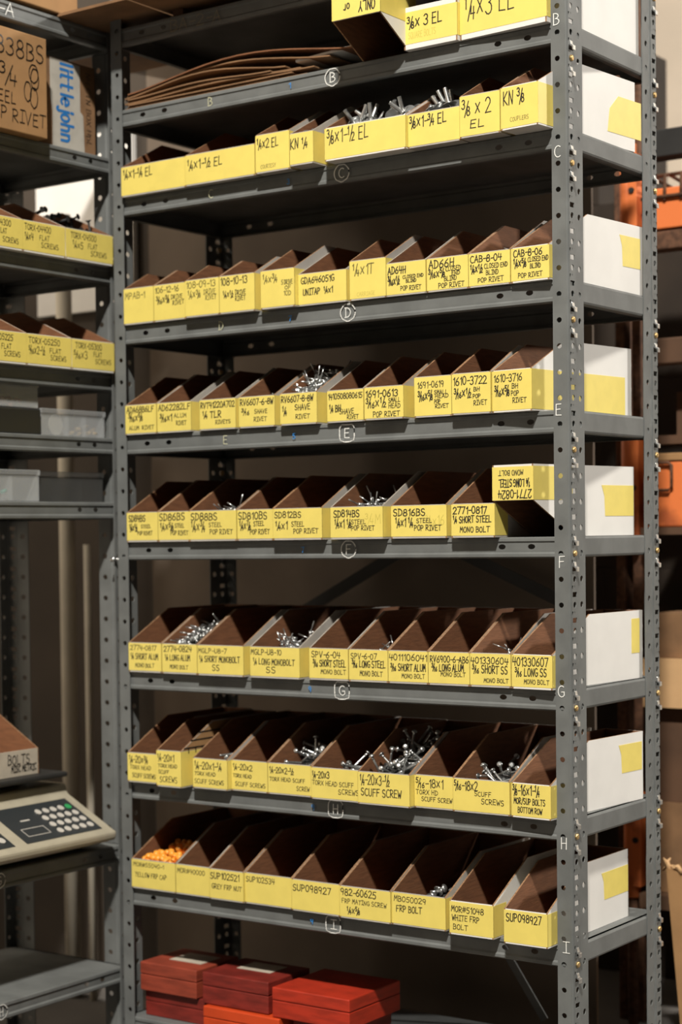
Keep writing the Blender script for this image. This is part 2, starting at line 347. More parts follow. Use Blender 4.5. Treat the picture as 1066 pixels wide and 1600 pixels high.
# row, x0, x1, front y, front height, [(writing, x0, x1, top, height) on the label]
BINS = [
    ('B', -0.3466, -0.2138, -0.018, 0.094, [('3/8x 3 EL', 0.06, 0.72, 0.16, 0.34)]),
    ('B', -0.2126, -0.0012, -0.014, 0.1, [('1/4x3 EL', 0.05, 0.64, -0.05, 0.62)]),
    ('C', -1.161, -0.9605, -0.018, 0.076, [('1/4x1-1/4 EL', 0.03, 0.49, 0.12, 0.3)]),
    ('C', -0.9561, -0.7505, -0.024, 0.076, [('1/4x1-1/2 EL', 0.03, 0.54, 0.2, 0.3)]),
    ('C', -0.7429, -0.6475, -0.0312, 0.092, [('1/4x2 EL', 0.04, 0.68, 0.12, 0.25)]),
    ('C', -0.6328, -0.5684, -0.0521, 0.076, [('KN 1/4', 0.02, 0.76, 0.18, 0.32)]),
    ('C', -0.5424, -0.3304, -0.0443, 0.076, [('3/8x1-1/2 EL', 0.03, 0.55, 0.08, 0.42)]),
    ('C', -0.3292, -0.199, -0.0357, 0.076, [('3/8x1-3/4 EL', 0.03, 0.74, 0.08, 0.33)]),
    ('C', -0.1938, -0.098, -0.0485, 0.092, [('3/8 x 2', 0.05, 0.78, 0.12, 0.36), ('EL', 0.25, 0.62, 0.62, 0.2)]),
    ('C', -0.0907, -0.0012, -0.062, 0.092, [('KN 3/8', 0.06, 0.64, 0.08, 0.34)]),
    ('D', -1.1655, -1.0707, -0.009, 0.092, [('MPAB-1', 0.05, 0.72, 0.12, 0.18)]),
    ('D', -1.0695, -0.9722, -0.009, 0.092, [('106-12-16', 0.03, 0.8, 0.06, 0.16), ('3/16x3/8', 0.08, 0.5, 0.32, 0.2), ('DRIVE', 0.55, 0.92, 0.32, 0.12), ('RIVET', 0.6, 0.96, 0.48, 0.12)]),
    ('D', -0.9628, -0.8606, -0.022, 0.092, [('108-09-13', 0.03, 0.9, 0.04, 0.18), ('1/4x3/8', 0.08, 0.46, 0.3, 0.2), ('DRIVE', 0.55, 0.9, 0.3, 0.13), ('RIVET', 0.6, 0.92, 0.46, 0.13)]),
    ('D', -0.8594, -0.7566, -0.022, 0.092, [('108-10-13', 0.03, 0.8, 0.05, 0.2), ('1/4x1/2', 0.1, 0.4, 0.42, 0.18), ('DRIVE', 0.45, 0.75, 0.42, 0.13), ('RIVET', 0.45, 0.74, 0.58, 0.13)]),
    ('D', -0.7377, -0.6424, -0.024, 0.092, [('1/4x3/4', 0.06, 0.5, 0.12, 0.2), ('5 DRIVE', 0.62, 0.95, 0.3, 0.12), ('OF', 0.72, 0.9, 0.46, 0.1), ('10D', 0.68, 0.9, 0.6, 0.12)]),
    ('D', -0.6412, -0.5091, -0.009, 0.076, [('GDA646051G', 0.06, 0.75, 0.12, 0.2), ('UNITAP  1/4x1', 0.1, 0.72, 0.5, 0.2)]),
    ('D', -0.5005, -0.4047, -0.009, 0.092, [('1/4x1T', 0.08, 0.66, 0.1, 0.27)]),
    ('D', -0.4035, -0.3026, -0.009, 0.076, [('AD64H', 0.04, 0.5, 0.12, 0.22), ('3/16x1/2', 0.04, 0.34, 0.42, 0.26), ('CLOSED END', 0.42, 0.94, 0.42, 0.1), ('BLIND', 0.5, 0.76, 0.56, 0.1), ('POP RIVET', 0.36, 0.88, 0.76, 0.14)]),
    ('D', -0.2997, -0.197, -0.009, 0.076, [('AD66H', 0.05, 0.66, 0.06, 0.24), ('3/16x5/8', 0.04, 0.44, 0.34, 0.26), ('CLOSED', 0.46, 0.82, 0.3, 0.14), ('END', 0.6, 0.8, 0.46, 0.12), ('BLIND', 0.42, 0.72, 0.6, 0.14), ('POP RIVET', 0.28, 0.9, 0.8, 0.15)]),
    ('D', -0.1958, -0.0962, -0.009, 0.076, [('CAB-8-04', 0.04, 0.8, 0.08, 0.2), ('1/4x1/2', 0.04, 0.34, 0.36, 0.24), ('CLOSED END', 0.38, 0.94, 0.36, 0.14), ('BLIND', 0.42, 0.72, 0.56, 0.14), ('POP RIVET', 0.22, 0.84, 0.78, 0.14)]),
    ('D', -0.0927, -0.0012, -0.014, 0.076, [('CAB-8-06', 0.06, 0.82, 0.06, 0.2), ('1/4x5/8', 0.06, 0.4, 0.34, 0.24), ('CLOSED END', 0.44, 0.98, 0.32, 0.14), ('BLIND', 0.5, 0.78, 0.52, 0.14), ('POP RIVET', 0.18, 0.82, 0.78, 0.14)]),
    ('E', -1.1655, -1.0669, -0.009, 0.076, [('ADA68B6LF', 0.05, 0.92, 0.06, 0.2), ('3/16x5/8', 0.1, 0.56, 0.3, 0.26), ('ALUM  RIVET', 0.12, 0.92, 0.74, 0.14)]),
    ('E', -1.0639, -0.9591, -0.009, 0.076, [('AD62282LF', 0.04, 0.98, 0.06, 0.2), ('3/16x1', 0.08, 0.44, 0.4, 0.24), ('ALUM', 0.5, 0.86, 0.4, 0.14), ('RIVET', 0.56, 0.86, 0.66, 0.14)]),
    ('E', -0.933, -0.8249, -0.009, 0.076, [('RVT41220A702', 0.03, 0.97, 0.08, 0.2), ('1/4 TLR', 0.08, 0.6, 0.4, 0.22), ('RIVETS', 0.44, 0.86, 0.72, 0.13)]),
    ('E', -0.8158, -0.7117, -0.009, 0.076, [('RV6607-6-8W', 0.04, 0.96, 0.08, 0.2), ('3/16', 0.08, 0.3, 0.4, 0.2), ('SHAVE', 0.44, 0.8, 0.44, 0.14), ('RIVET', 0.42, 0.78, 0.7, 0.14)]),
    ('E', -0.6901, -0.5875, -0.018, 0.076, [('RV6607-8-8W', 0.03, 0.9, 0.08, 0.2), ('1/4', 0.06, 0.18, 0.44, 0.26), ('SHAVE', 0.4, 0.82, 0.38, 0.18), ('RIVET', 0.42, 0.8, 0.7, 0.15)]),
    ('E', -0.565, -0.4672, -0.009, 0.076, [('1410508080615', 0.03, 0.97, 0.1, 0.18), ('1/4 BH', 0.06, 0.38, 0.48, 0.22), ('SHAVE', 0.34, 0.74, 0.62, 0.16), ('RIVET', 0.55, 0.86, 0.82, 0.13)]),
    ('E', -0.4557, -0.354, -0.024, 0.076, [('1691-0613', 0.03, 0.86, 0.1, 0.22), ('3/16x1/2', 0.04, 0.56, 0.36, 0.28), ('SMALL', 0.62, 0.92, 0.38, 0.14), ('HEAD', 0.62, 0.92, 0.56, 0.14), ('POP RIVET', 0.22, 0.9, 0.8, 0.16)]),
    ('E', -0.3345, -0.2411, -0.009, 0.092, [('1691-0619', 0.08, 0.8, 0.12, 0.16), ('3/16x5/8', 0.1, 0.5, 0.36, 0.24), ('SMALL', 0.54, 0.9, 0.36, 0.1), ('HEAD', 0.56, 0.92, 0.46, 0.1), ('POP', 0.54, 0.7, 0.6, 0.1), ('RIVET', 0.56, 0.92, 0.72, 0.1)]),
    ('E', -0.233, -0.1385, -0.022, 0.092, [('1610-3722', 0.03, 0.9, 0.08, 0.2), ('3/16x1/2', 0.06, 0.5, 0.38, 0.22), ('BH', 0.56, 0.72, 0.36, 0.1), ('POP', 0.54, 0.74, 0.54, 0.1), ('RIVET', 0.56, 0.9, 0.7, 0.12)]),
    ('E', -0.1365, -0.0379, -0.024, 0.092, [('1610-3716', 0.04, 0.76, 0.1, 0.18), ('3/16x5/8', 0.06, 0.44, 0.38, 0.24), ('BH', 0.5, 0.66, 0.34, 0.12), ('POP', 0.48, 0.68, 0.52, 0.12), ('RIVET', 0.52, 0.86, 0.7, 0.12)]),
    ('F', -1.1655, -1.0665, -0.009, 0.076, [('SD84BS', 0.06, 0.6, 0.1, 0.22), ('1/4x1/2', 0.08, 0.34, 0.42, 0.24), ('STEEL', 0.46, 0.78, 0.44, 0.12), ('POP RIVET', 0.34, 0.82, 0.68, 0.13)]),
    ('F', -1.0653, -0.9687, -0.009, 0.076, [('SD86BS', 0.03, 0.86, 0.06, 0.24), ('1/4x5/8', 0.06, 0.5, 0.4, 0.26), ('STEEL', 0.54, 0.84, 0.42, 0.14), ('POP RIVET', 0.4, 0.96, 0.68, 0.15)]),
    ('F', -0.9651, -0.8237, -0.014, 0.076, [('SD88BS', 0.03, 0.6, 0.08, 0.24), ('1/4x3/4', 0.04, 0.34, 0.36, 0.34), ('STEEL', 0.42, 0.7, 0.42, 0.14), ('POP RIVET', 0.44, 0.92, 0.66, 0.16)]),
    ('F', -0.8221, -0.7183, -0.012, 0.076, [('SD810BS', 0.03, 0.84, 0.08, 0.24), ('1/4x7/8', 0.06, 0.38, 0.4, 0.28), ('STEEL', 0.46, 0.76, 0.4, 0.16), ('POP RIVET', 0.36, 0.9, 0.68, 0.16)]),
    ('F', -0.7104, -0.5732, -0.024, 0.076, [('SD812BS', 0.03, 0.58, 0.1, 0.2), ('1/4x1', 0.05, 0.3, 0.44, 0.26), ('STEEL', 0.38, 0.64, 0.44, 0.16), ('POP RIVET', 0.42, 0.92, 0.68, 0.16)]),
    ('F', -0.5489, -0.4093, -0.026, 0.076, [('SD814BS', 0.06, 0.56, 0.1, 0.22), ('1/4x1 1/8', 0.08, 0.4, 0.4, 0.28), ('STEEL', 0.4, 0.68, 0.42, 0.14), ('POP RIVET', 0.4, 0.84, 0.62, 0.15)]),
    ('F', -0.3977, -0.2557, -0.009, 0.076, [('SD816BS', 0.04, 0.62, 0.1, 0.22), ('1/4x1 1/4', 0.08, 0.4, 0.4, 0.28), ('STEEL', 0.46, 0.74, 0.42, 0.14), ('POP RIVET', 0.42, 0.9, 0.64, 0.17)]),
    ('F', -0.2374, -0.1312, -0.022, 0.076, [('2771-0817', 0.04, 0.82, 0.08, 0.22), ('1/4 SHORT STEEL', 0.04, 0.92, 0.38, 0.2), ('MONO BOLT', 0.2, 0.88, 0.72, 0.17)]),
    ('G', -1.1655, -1.0613, -0.009, 0.076, [('2774-0817', 0.05, 0.85, 0.08, 0.17), ('1/4 SHORT ALUM', 0.06, 0.9, 0.38, 0.2), ('MONO BOLT', 0.2, 0.78, 0.74, 0.14)]),
    ('G', -1.0549, -0.9467, -0.014, 0.076, [('2774-0824', 0.05, 0.85, 0.06, 0.2), ('1/4 LONG ALUM', 0.08, 0.8, 0.38, 0.2), ('MONO BOLT', 0.22, 0.74, 0.74, 0.14)]),
    ('G', -0.941, -0.8034, -0.02, 0.076, [('MGLP-U8-7', 0.02, 0.64, 0.1, 0.16), ('1/4 SHORT MONOBOLT', 0.04, 0.92, 0.38, 0.2), ('SS', 0.32, 0.48, 0.68, 0.2)]),
    ('G', -0.7838, -0.6424, -0.02, 0.076, [('MGLP-U8-10', 0.02, 0.64, 0.08, 0.18), ('1/4 LONG MONOBOLT', 0.06, 0.9, 0.4, 0.2), ('SS', 0.32, 0.52, 0.68, 0.2)]),
    ('G', -0.6224, -0.5155, -0.009, 0.076, [('SPV-6-04', 0.06, 0.8, 0.1, 0.2), ('3/16 SHORT STEEL', 0.1, 0.94, 0.38, 0.22), ('MONO BOLT', 0.3, 0.94, 0.7, 0.15)]),
    ('G', -0.5131, -0.4098, -0.009, 0.076, [('SPV-6-07', 0.05, 0.72, 0.12, 0.18), ('3/16 LONG STEEL', 0.08, 0.94, 0.36, 0.22), ('MONO BOLT', 0.28, 0.86, 0.7, 0.16)]),
    ('G', -0.4086, -0.3064, -0.009, 0.076, [('4011106041', 0.02, 0.98, 0.1, 0.2), ('3/16 SHORT ALUM', 0.06, 0.94, 0.42, 0.22), ('MONO BOLT', 0.34, 0.92, 0.74, 0.14)]),
    ('G', -0.3052, -0.2025, -0.009, 0.076, [('RV6900-6-AB6', 0.04, 0.98, 0.12, 0.2), ('3/16 LONG ALUM', 0.08, 0.86, 0.38, 0.22), ('MONO BOLT', 0.3, 0.9, 0.64, 0.13)]),
    ('G', -0.2013, -0.1024, -0.009, 0.076, [('401330604', 0.02, 0.94, 0.12, 0.2), ('3/16 SHORT SS', 0.06, 0.92, 0.38, 0.24), ('MONO BOLT', 0.34, 0.94, 0.78, 0.13)]),
    ('G', -0.0989, -0.0012, -0.014, 0.076, [('401330607', 0.02, 0.9, 0.08, 0.26), ('3/16 LONG SS', 0.08, 0.86, 0.42, 0.24), ('MONO BOLT', 0.3, 0.92, 0.76, 0.14)]),
    ('H', -1.1655, -1.0725, -0.02, 0.076, [('1/4-20x3/4', 0.05, 0.7, 0.1, 0.24), ('TORX HEAD', 0.08, 0.8, 0.44, 0.13), ('SCUFF SCREWS', 0.16, 0.96, 0.72, 0.15)]),
    ('H', -1.0501, -0.9738, -0.05, 0.092, [('1/4-20x1', 0.04, 0.72, 0.1, 0.2), ('TORX HEAD', 0.06, 0.84, 0.38, 0.1), ('SCUFF', 0.08, 0.5, 0.56, 0.1), ('SCREWS', 0.12, 0.84, 0.74, 0.16)]),
    ('H', -0.9552, -0.8514, -0.026, 0.076, [('1/4-20x1-1/4', 0.05, 0.84, 0.12, 0.24), ('TORX HEAD', 0.05, 0.66, 0.46, 0.12), ('SCUFF SCREWS', 0.05, 0.9, 0.72, 0.15)]),
    ('H', -0.8502, -0.7448, -0.009, 0.076, [('1/4-20x2', 0.04, 0.58, 0.12, 0.2), ('TORX HEAD', 0.04, 0.56, 0.46, 0.12), ('SCUFF SCREWS', 0.1, 0.94, 0.74, 0.14)]),
    ('H', -0.7436, -0.6205, -0.009, 0.076, [('1/4-20x2-1/2', 0.04, 0.6, 0.12, 0.2), ('TORX HEAD SCUFF', 0.04, 0.86, 0.46, 0.13), ('SCREW', 0.66, 0.96, 0.72, 0.14)]),
    ('H', -0.611, -0.479, -0.024, 0.076, [('1/4-20x3', 0.02, 0.38, 0.12, 0.22), ('TORX HEAD SCUFF', 0.02, 0.88, 0.42, 0.15), ('SCREWS', 0.56, 0.98, 0.66, 0.16)]),
    ('H', -0.4778, -0.3423, -0.034, 0.076, [('1/4-20x3-1/2', 0.04, 0.62, 0.08, 0.32), ('SCUFF SCREW', 0.06, 0.84, 0.52, 0.24)]),
    ('H', -0.3411, -0.2417, -0.014, 0.076, [('5/16-18x1', 0.04, 0.74, 0.1, 0.28), ('TORX HD', 0.04, 0.6, 0.46, 0.14), ('SCUFF SCREW', 0.18, 0.96, 0.68, 0.14)]),
    ('H', -0.2401, -0.1022, -0.02, 0.076, [('5/16-18x2', 0.02, 0.44, 0.06, 0.28), ('SCUFF', 0.38, 0.68, 0.36, 0.14), ('SCREWS', 0.5, 0.9, 0.58, 0.16)]),
    ('H', -0.0965, -0.0012, -0.026, 0.076, [('3/8-16x1-1/4', 0.03, 0.72, 0.04, 0.3), ('MOR/SUP BOLTS', 0.06, 0.86, 0.44, 0.18), ('BOTTOM ROW', 0.16, 0.78, 0.72, 0.17)]),
    ('I', -1.1655, -1.0262, -0.009, 0.076, [('MOR#55040-1', 0.04, 0.74, 0.1, 0.14), ('YELLOW FRP CAP', 0.08, 0.8, 0.46, 0.16)]),
    ('I', -1.0243, -0.9203, -0.009, 0.076, [('MOR#40000', 0.04, 0.86, 0.12, 0.16)]),
    ('I', -0.9168, -0.8156, -0.014, 0.076, [('SUP102521', 0.02, 0.88, 0.1, 0.22), ('GREY FRP NUT', 0.06, 0.94, 0.5, 0.16)]),
    ('I', -0.8144, -0.6789, -0.009, 0.076, [('SUP102534', 0.02, 0.64, 0.1, 0.18)]),
    ('I', -0.6743, -0.5412, -0.016, 0.076, [('SUP098927', 0.02, 0.82, 0.14, 0.22)]),
    ('I', -0.5375, -0.4016, -0.022, 0.076, [('982-60625', 0.02, 0.72, 0.06, 0.22), ('FRP MATING SCREW', 0.04, 0.92, 0.4, 0.14), ('1/4x5/8', 0.14, 0.4, 0.66, 0.22)]),
    ('I', -0.4004, -0.2625, -0.018, 0.076, [('MB050029', 0.04, 0.64, 0.1, 0.17), ('FRP BOLT', 0.08, 0.56, 0.4, 0.2)]),
    ('I', -0.2444, -0.1366, -0.034, 0.076, [('MOR#51048', 0.04, 0.78, 0.14, 0.18), ('WHITE FRP', 0.06, 0.68, 0.42, 0.17), ('BOLT', 0.08, 0.42, 0.72, 0.16)]),
    ('I', -0.1036, -0.0012, -0.05, 0.076, [('SUP098927', 0.05, 0.86, 0.1, 0.24)]),
]

LAT = 2.557                     # top of the left unit
XR, XL = 0.036, -1.203          # outer corners of the main unit
YB = 0.480                      # its back plane
LX = -1.27                      # front plane of the left unit (it faces +X)

# ---------------------------------------------------------------- perforated steel angle posts
PITCH = 0.0558
Z0P = 2.3062 - 46 * PITCH       # a hole row
ZLO, ZHI = -0.14, 2.62

def cell(bm, P, u0, u1, v0, v1, hole=None):
    """flat rectangle with an optional hole; hole = ('r', cu, cv, ru, rv) round/oval or ('s', cu, cv, hu, hv) square"""
    if hole is None:
        quad(bm, [P(u0, v0), P(u1, v0), P(u1, v1), P(u0, v1)]); return
    kind, cu, cv, a, b = hole
    raw = sorted(set([2 * math.pi * k / 12 for k in range(12)] +
                      [math.atan2(v - cv, u - cu) % (2 * math.pi) for u in (u0, u1) for v in (v0, v1)] +
                      ([math.atan2(s * b, t * a) % (2 * math.pi) for s in (1, -1) for t in (1, -1)] if kind == 's' else [])))
    angs = [t for i, t in enumerate(raw) if i == 0 or t - raw[i - 1] > 1e-4]
    inner, outer = [], []
    for t in angs:
        c, s = math.cos(t), math.sin(t)
        if kind == 'r': inner.append((cu + a * c, cv + b * s))
        else:
            k = min(a / abs(c) if abs(c) > 1e-9 else 1e9, b / abs(s) if abs(s) > 1e-9 else 1e9)
            inner.append((cu + k * c, cv + k * s))
        k = min(((u1 - cu) / c if c > 0 else (u0 - cu) / c) if abs(c) > 1e-9 else 1e9,
                ((v1 - cv) / s if s > 0 else (v0 - cv) / s) if abs(s) > 1e-9 else 1e9)
        outer.append((cu + k * c, cv + k * s))
    vi = [bm.verts.new(P(*p)) for p in inner]; vo = [bm.verts.new(P(*p)) for p in outer]
    n = len(angs)
    for i in range(n):
        j = (i + 1) % n
        bm.faces.new((vi[i], vi[j], vo[j], vo[i]))

def angle_post(name, parent, corner, fdir, sdir, flen=0.036, slen=0.078):
    """corner (x, y); fdir = direction of the face leg, sdir = direction of the side leg"""
    c = Vector((corner[0], corner[1], 0)); F = Vector((*fdir, 0)); S = Vector((*sdir, 0))
    r = 0.0045
    n = int((ZHI - ZLO) / PITCH)
    k0 = math.ceil((ZLO - Z0P) / PITCH)
    bm = bmesh.new()
    def PF(u, v): return c + F * u + Vector((0, 0, v))
    def PS(u, v): return c + S * u + Vector((0, 0, v))
    def PS2(u, v): return c + S * u + (F * 0.0022) + Vector((0, 0, v))
    for k in range(k0, k0 + n):
        za = Z0P + (k - .5) * PITCH; zc = Z0P + k * PITCH; zb = Z0P + (k + .5) * PITCH
        zm = zc + PITCH * .25
        cell(bm, PF, r, flen, za, zb, ('r', flen * .60, zc, .0058, .0058))
        cell(bm, PS, r, .034, za, zm, ('r', .018, zc, .0074, .0068))
        cell(bm, PS, r, .034, zm, zb + PITCH * .25, ('s', .018, zb, .0108, .0108))
        cell(bm, PS2, .038, slen, za, zb, ('r', .058, zc, .0074, .0068))
        for a, b in ((za, zb),):
            # rounded corner and the ridge along the side leg
            pr_ = [c + F * r, c + (F + S) * r * .3, c + S * r]
            for p, q in zip(pr_, pr_[1:]):
                z = Vector((0, 0, 1)); f = quad(bm, [p + z * a, q + z * a, q + z * b, p + z * b]); f.smooth = True
            p, q = c + S * .034, c + S * .038 + F * .0022
            quad(bm, [p + Vector((0, 0, a)), q + Vector((0, 0, a)), q + Vector((0, 0, b)), p + Vector((0, 0, b))])
    bmesh.ops.remove_doubles(bm, verts=bm.verts, dist=0.0002)
    return build(name, bm, 'steel', parent, solid=0.0022)

def clip(parent, x, y, z, S):
    """small zinc hook standing out of a square slot of the side leg; S = +1 out along +X"""
    bm = bmesh.new()
    prof = [(x - .003 * S, z + .010), (x + .0015 * S, z + .009), (x + .003 * S, z + .001), (x + .0085 * S, z - .002), (x + .0085 * S, z - .012), (x + .006 * S, z - .012), (x + .005 * S, z - .005), (x - .0, z - .002), (x - .003 * S, z + .003)]
    prism(bm, prof, 'y', y - .0058, y + .0058)
    return build('clip', bm, 'zinc', parent, bevel=0.0006)
def bolt_head(parent, x, y, z, S, m='brass'):
    bm = bmesh.new()
    tube(bm, [(x, y, z), (x + .0035 * S, y, z)], .0072, 6)
    tube(bm, [(x + .0035 * S, y, z), (x + .0048 * S, y, z)], [.0066, .0050], 12)
    box(bm, x + .0046 * S - .0004, x + .0052 * S, y - .004, y + .004, z - .0007, z + .0007)
    box(bm, x + .0046 * S - .0004, x + .0052 * S, y - .0007, y + .0007, z - .004, z + .004)
    return build('bolt', bm, m, parent, bevel=0.0004)

# ---------------------------------------------------------------- the main shelving unit
unit = root('shelving_unit', (-.58, .24, -.14), 'tall grey slotted steel shelving unit with rows of yellow-labelled bins', 'shelving')
angle_post('post', unit, (XR, -.003), (-1, 0), (0, 1))
angle_post('post', unit, (XL, -.003), (1, 0), (0, 1))
angle_post('post', unit, (XR, YB + .003), (-1, 0), (0, -1))
angle_post('post', unit, (XL, YB + .003), (1, 0), (0, -1))

def lip_profile(h):
    return [(.012, .0), (.003, 0), (.0005, -.0025), (.0, -.009), (.0030, -.012), (.0030, -.013)], [(.0030, -h + .017), (.0032, -h + .013), (-.0006, -h + .009), (-.0006, -h + .003), (.003, -h), (.018, -h + .0005)]

def plain_lip(bm, a, b, P, h):
    pr_ = [(.012, 0), (.0045, 0), (.0015, -.0014), (.0, -.005), (.0, -h + .006), (.0018, -h + .002), (.0055, -h), (.018, -h + .0005)]
    for (d0, z0), (d1, z1) in zip(pr_, pr_[1:]):
        f = quad(bm, [P(a, d0, z0), P(b, d0, z0), P(b, d1, z1), P(a, d1, z1)]); f.smooth = abs(z1 - z0) < .008

def shelf_lip(bm, a, b, P, h, slots):
    """channel edge with the flat band pierced by oval slots; P(t, depth, dz)"""
    up, lo = lip_profile(h)
    for pr_ in (up, lo):
        for (d0, z0), (d1, z1) in zip(pr_, pr_[1:]):
            f = quad(bm, [P(a, d0, z0), P(b, d0, z0), P(b, d1, z1), P(a, d1, z1)]); f.smooth = True
    z0, z1 = -h + .017, -.013
    cuts = [a]
    for s in slots:
        cuts += [s - .014, s + .014]
    cuts.append(b)
    for i in range(len(cuts) - 1):
        s0, s1 = cuts[i], cuts[i + 1]
        hole = ('r', (s0 + s1) / 2, (z0 + z1) / 2, .0085, .0058) if i % 2 == 1 else None
        cell(bm, lambda u, v: P(u, .0030, v), s0, s1, z0, z1, hole)

RAISE = {'A': .045}
BOTS = {'A': 2.490, 'B': 2.2838, 'C': 2.0581, 'D': 1.7312, 'E': 1.4503, 'F': 1.1806, 'G': .8483, 'H': .5660, 'I': .2901, 'J': -.045}
SHELF_TOP['J'] = 0.0
for k in 'ABCDEFGHIJ':
    zt = SHELF_TOP[k]; h = zt - BOTS[k]
    bm = bmesh.new()
    # deck
    box(bm, XL + .006, XR - .006, .012, YB - .012, zt - .002, zt)
    V3 = Vector
    slots = [-1.106, -1.038, -.127, -.057]
    shelf_lip(bm, XL + .004, XR - .004, lambda t, d, z: V3((t, d, zt + z)), h, slots)
    shelf_lip(bm, XL + .004, XR - .004, lambda t, d, z: V3((t, YB - d, zt + z)), h, slots)
    plain_lip(bm, .002, YB - .002, lambda t, d, z: V3((XR - .003 - d, t, zt + z)), h)
    plain_lip(bm, .002, YB - .002, lambda t, d, z: V3((XL + .003 + d, t, zt + z)), h)
    sh = build('shelf', bm, 'steel', unit)
    # clips and bolts below every shelf on the outer face of the right-hand posts
    kk = round((BOTS[k] - .012 - Z0P) / PITCH - .0)
    zc = Z0P + kk * PITCH
    for px in ((XR, -.003 + .017), (XR, YB + .003 - .017)):
        clip(unit, px[0] + .001, px[1], zc + PITCH / 2, 1); clip(unit, px[0] + .001, px[1], zc - PITCH / 2, 1)
        bolt_head(unit, px[0] + .001, px[1], zc, 1)
    for py in (-.003 + .017, YB + .003 - .017):
        clip(unit, XL + .003, py, zc + PITCH / 2, 1); clip(unit, XL + .003, py, zc - PITCH / 2, 1)
        bolt_head(unit, XL + .003, py, zc, 1)

# sway braces in the back plane of the run
def brace(parent, x0, z0, x1, z1, y, w=.016, m='dark_steel'):
    bm = bmesh.new(); d = Vector((x1 - x0, 0, z1 - z0)); L_ = d.length; d.normalize(); n = Vector((-d.z, 0, d.x)) * w
    for s, t in ((0, 0), ):
        p, q = Vector((x0, y, z0)), Vector((x1, y, z1))
        v = [bm.verts.new(c) for c in (p - n, q - n, q + n, p + n)]
        v2 = [bm.verts.new(c.co + Vector((0, .004, 0))) for c in v]
        bm.faces.new(v); bm.faces.new(v2)
        for i in range(4): bm.faces.new((v[i], v[(i + 1) % 4], v2[(i + 1) % 4], v2[i]))
    return build('brace', bm, m, parent)
brace(unit, -1.20, .943, -.42, 1.358, .630)
brace(unit, -.235, 1.040, -.80, 1.293, .638)
brace(unit, -1.78, 2.77, -1.10, 2.545, .640, .030)
brace(unit, -.56, .44, -.28, .02, .520, .010, 'steel')

# letters painted on the edges and posts
def ring(bm, O, U, V, rx, ry, pen, sq=2.0):
    N_ = U.cross(V); n = 26; pts = []
    for i in range(n + 2):
        t = 2 * math.pi * i / n
        c, s = math.cos(t), math.sin(t)
        pts.append(O + U * (rx * math.copysign(abs(c) ** (2 / sq), c)) + V * (ry * math.copysign(abs(s) ** (2 / sq), s) * (1 + .04 * math.sin(i * 1.7))))
    for p, q in zip(pts, pts[1:]):
        d = (q - p).normalized(); w = N_.cross(d) * pen / 2; e = d * pen * .2
        quad(bm, [p - w - e, q - w + e, q + w + e, p + w - e])
UX, UZ = Vector((1, 0, 0)), Vector((0, 0, 1))
circ = {'B': -.546, 'C': -.524, 'D': -.511, 'E': -.517, 'F': -.516, 'G': -.538, 'H': -.559, 'I': -.569}
for k, x in circ.items():
    zc = (SHELF_TOP[k] + BOTS[k]) / 2
    bm = bmesh.new()
    writing(bm, k, Vector((x - .008, -.0015, zc - .011)), UX, UZ, .016, .022, .0026, 0)
    ring(bm, Vector((x, -.0014, zc)), UX, UZ, .020, .020, .0026, 2.0 if k in 'BCDF' else 4.0)
    build('painted_letter', bm, 'chalk', unit)
for k, x in {'B': -.895, 'C': -.896, 'D': -.871, 'E': -.862}.items():
    zc = (SHELF_TOP[k] + BOTS[k]) / 2
    bm = bmesh.new(); writing(bm, k, Vector((x - .007, -.0015, zc - .010)), UX, UZ, .014, .020, .0022, 0); build('crayon_letter', bm, 'pale_chalk', unit)
for (k, x), c in zip({'B': -.664, 'C': -.671, 'D': -.670, 'E': -.663, 'F': -.642, 'G': -.626, 'H': -.621, 'I': -.628}.items(), '13757999'):
    zc = (SHELF_TOP[k] + BOTS[k]) / 2
    bm = bmesh.new(); writing(bm, c, Vector((x - .004, -.0015, zc - .006)), UX, UZ, .008, .012, .0026, 0); build('blue_mark', bm, 'blue_ink', unit)
bm = bmesh.new(); writing(bm, 'BA-2-A', Vector((-1.015, -.0015, 2.497)), UX, UZ, .155, .028, .0024, .03); build('crayon_letter', bm, 'dull_chalk', unit)
for k, (x, z) in {'B': (.013, 2.334), 'C': (.014, 2.052), 'E': (.012, 1.5), 'F': (.017, 1.172), 'G': (.013, .892), 'H': (.017, .562), 'I': (.019, .336)}.items():
    bm = bmesh.new(); writing(bm, k, Vector((x - .0075, -.0053, z - .012)), UX, UZ, .015, .024, .0026, 0); build('painted_letter', bm, 'chalk', unit)

